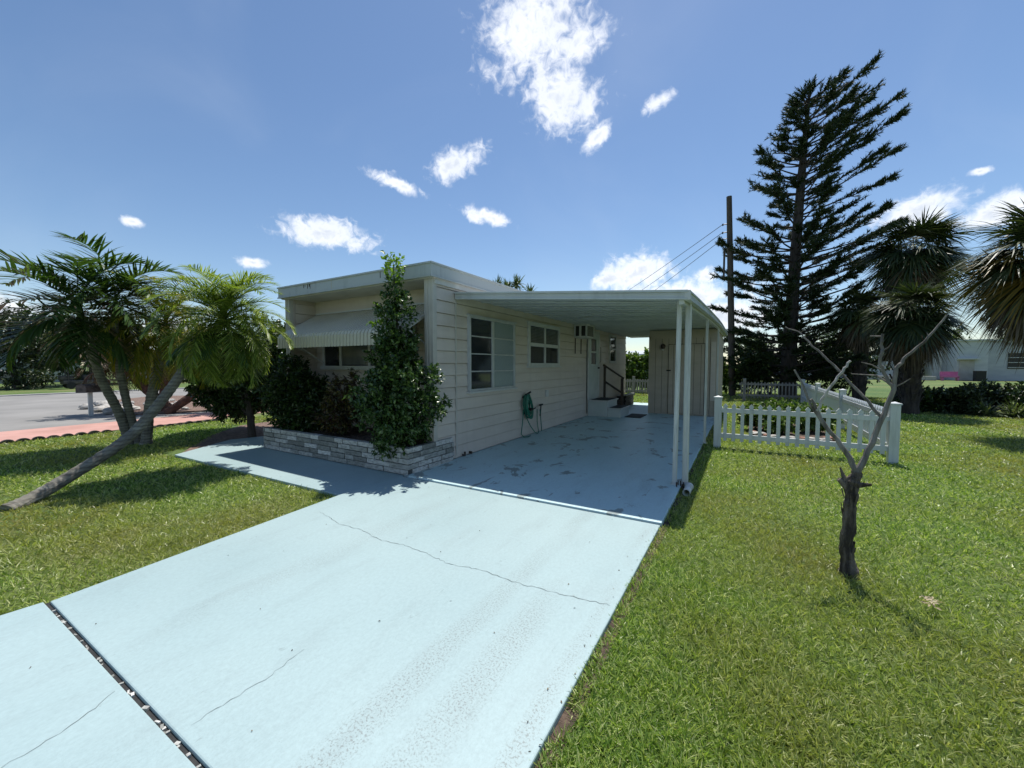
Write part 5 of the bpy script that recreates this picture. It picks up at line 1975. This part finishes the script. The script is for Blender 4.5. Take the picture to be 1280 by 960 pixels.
# ------------------------------------------------------------------ hedges and strappy plants at right
for i, (x, y, r_, h, mt, lab) in enumerate(((5.3, 19.0, .55, .62, 'bushleaf', 'low dark bush beside the shaggy palm trunk'), (6.2, 19.3, .6, .7, 'oak', 'rounded dull green bush in the middle of the right hand hedge'),
                                            (8.3, 19.0, .85, .95, 'bushleaf', 'large dark bush near the right end of the hedge'), (9.9, 19.0, 1.1, 1.2, 'oak', 'outermost bush at the right end of the hedge'),
                                            (7.2, 19.9, .8, .9, 'oak', 'bush standing behind the strappy plants'))):
    shrub('hedge_bush', lab, (x, y, -.05), lob((x, y, h * .5), (r_, r_ * .7, h * .55), 9, .5), M[mt], 300, 10, .25, .13, .06, cat='bush', group='bushes of the right hand hedge')
M['strap'] = leafmat('strappy leaf', [(.05, .08, .03), (.10, .14, .06), (.20, .22, .12)], .4, .2)
for i, (x, y) in enumerate(((6.7, 18.6), (7.3, 18.5), (7.8, 18.8))):
    n_ = 90
    a = rng.uniform(0, 6.28, n_)
    e = rng.uniform(.4, 1.4, n_)
    P = np.tile([x, y, -.03], (n_, 1)) + rng.normal(size=(n_, 3)) * [.06, .06, 0]
    D = np.stack([np.cos(a) * np.cos(e), np.sin(a) * np.cos(e), np.sin(e)], 1)
    V_, F_ = strips(P, D, rng.uniform(.6, .95, n_), .045, rng.uniform(.2, .6, n_), 4)
    tag(npmesh('strappy_plant', V_, F_, M['strap']), ['leftmost', 'middle', 'rightmost'][i] + ' of the pale arching strappy plants in front of the hedge', 'plant', 'strappy plants')

for i, (x, y, r_, h) in enumerate(((.2, 23.6, 1.0, 2.2), (1.3, 25.6, 1.3, 3.0), (3.2, 25.2, 1.4, 3.2), (4.6, 26.2, 1.5, 3.0))):
    shrub('pine_foot_bush', ['dark bush just right of the utility pole behind the grey fence', 'dark bush behind the pine trunk', 'large dark bush right of the pine trunk', 'outermost dark bush under the leeward pine branches'][i],
          (x, y, -.05), lob((x, y, h * .5), (r_, r_ * .8, h * .5), 10, .5, .9), M['bushleaf'], 420, 10, .3, .15, .08, cat='bush', group='dark bushes at the foot of the pine')

# hedge and house beyond the back fence
for i in range(7):
    x = -11 + i * 1.6
    shrub('tall_hedge_bush', ['tall bright hedge bush farthest left behind the mobile home', 'second tall hedge bush hidden behind the mobile home', 'tall hedge bush just left of the carport opening', 'tall bright hedge bush in the left half of the carport opening',
                              'tall bright hedge bush in the right half of the carport opening', 'tall hedge bush behind the tan shed', 'tall hedge bush between the shed and the utility pole'][i],
          (x, 24.5, -.05), lob((x, 24.5, 1.25), (1.0, .8, 1.15), 9, .5, .9), M['hedge'], 330, 9, .3, .19, .12, cat='bush', group='tall hedge behind the back fence')
far_house('back_house', 'low white house roof showing just above the tall hedge', -26, -6, 44, 52, 2.6, M['metal_white'], [], rise=.5)

# yucca behind the roof
yc = empty('yucca_tree', (-9.6, 16.2, -.05), 'spiky yucca heads rising behind the roof of the mobile home', 'yucca')
mb = MB()
heads = [(-10.25, 16.1, 5.35), (-9.75, 16.2, 5.2), (-9.2, 16.1, 5.35), (-8.75, 16.6, 4.95)]
for h_ in heads:
    mb.tube([(-9.6, 16.2, -.1), (-9.6, 16.2, 2.5), (h_[0] * .5 - 4.8, 16.2, 4.2), h_], [.16, .12, .09, .06], 8)
mb.build('stem', M['bark_palm'], yc)
M['yucca'] = leafmat('yucca leaf', [(.04, .07, .02), (.08, .12, .04), (.14, .17, .07)], .45, .2)
for h_ in heads:
    n_ = 110
    d = rng.normal(size=(n_, 3)) + [0, 0, .45]
    P = np.tile(h_, (n_, 1)) + rng.normal(size=(n_, 3)) * .05
    V_, F_ = strips(P, d, rng.uniform(.4, .6, n_), .05, rng.uniform(0, .25, n_), 3)
    npmesh('leaf_head', V_, F_, M['yucca'], yc)

# ------------------------------------------------------------------ white houses behind on the right
wh = empty('white_flat_house', (24, 60, 0), 'white flat roofed house behind the cabbage palms at right', 'house')
mb = MB()
mb.box(18.0, 19.1, 61.5, 75, -.1, 4.05)
mb.box(19.1, 21.3, 59, 75, -.1, 4.05)
mb.box(21.3, 40, 60.5, 76, -.1, 4.05)
mb.build('wall', M['housewhite'], wh)
mb = MB()
mb.box(17.8, 40.5, 61.0, 76, 4.06, 4.2)
mb.box(18.9, 21.5, 58.8, 61.0, 4.06, 4.2)
mb.box(21.5, 40.5, 60.3, 61.0, 4.06, 4.2)
mb.build('roof', M['metal_white'], wh)
MB().box(19.0, 20.6, 58.4, 59, 2.15, 2.25).build('door_canopy', M['metal_white'], wh)
MB().box(19.25, 20.35, 58.94, 59, 0, 2.1).build('door', M['kerb'], wh)
MB().bar((18.6, 61.4, 0), (18.6, 61.4, 4.0), .16, .16, up=(0, 1, 0)).build('downspout', M['frame'], wh)
mb = MB()
mb.box(23.2, 27, 60.42, 60.5, 1.2, 2.9)
wdw = mb.build('window', M['dark'], wh)
mb = MB()
for i in range(4):
    mb.box(23.2, 27, 60.38, 60.42, 1.3 + i * .5, 1.36 + i * .5)
mb.build('louvre', M['frame'], wdw)
far_house('long_white_house', 'long low white house half hidden behind the pine and palms', 1.5, 16.8, 62, 74, 3.0, M['metal_white'], [('y', 12, 13.5, 1.2, 2.3), ('y', 5, 6.5, 1.2, 2.3)], rise=0)
bench = empty('garden_bench', (21.3, 57.8, 0), 'bright pink bench beside the door of the white flat roofed house', 'bench')
M['pink'] = pmat('pink paint', (.40, .10, .24), (.48, .14, .30), 4, .5, .05)
MB().box(17.6, 18.9, 57.6, 58.1, .3, .45).build('seat', M['pink'], bench)
MB().box(17.6, 18.9, 58.05, 58.15, .45, .9).build('backrest', M['pink'], bench)
for x in (17.7, 18.8):
    MB().box(x - .06, x + .06, 57.6, 58.1, -.04, .35).build('leg', M['pink'], bench)
o = MB()
o.box(19.9, 20.6, 57.2, 57.9, -.04, .95)
o.box(19.87, 20.63, 57.17, 57.93, .951, 1.0)
tag(o.build('storage_bin', M['black'], bevel=.03), 'dark square bin in front of the corner of the white flat roofed house', 'bin')
o = MB()
o.box(10.6, 17.3, 57.9, 58.3, -.04, .4)
tag(o.build('low_wall', M['kerb'], bevel=.02), 'low pale wall left of the pink bench', 'wall')
BG = 'trees behind the white houses'
for i, (x, y, h, r_, lab) in enumerate(((22, 88, 8.5, 3.6, 'round tree behind the left half of the white flat roofed house'), (28.5, 90, 8.0, 3.4, 'tree behind the corner of the white flat roofed house'), (35, 88, 9, 4.2, 'tree behind the right half of the white flat roofed house'),
                                       (13, 92, 8.5, 4.0, 'tree behind the long low white house'), (43, 86, 9, 4.4, 'outermost tree behind the white flat roofed house'), (2, 90, 8, 4.2, 'tree behind the left end of the long white house'))):
    tree('distant_tree', lab, 'tree', (x, y, -.05), h * .8, lob((x, y, h * .6), (r_, r_, h * .4), 14, .45, .8), M['oak_light'], 420, 8, .7, .34, .2, .2, BG)
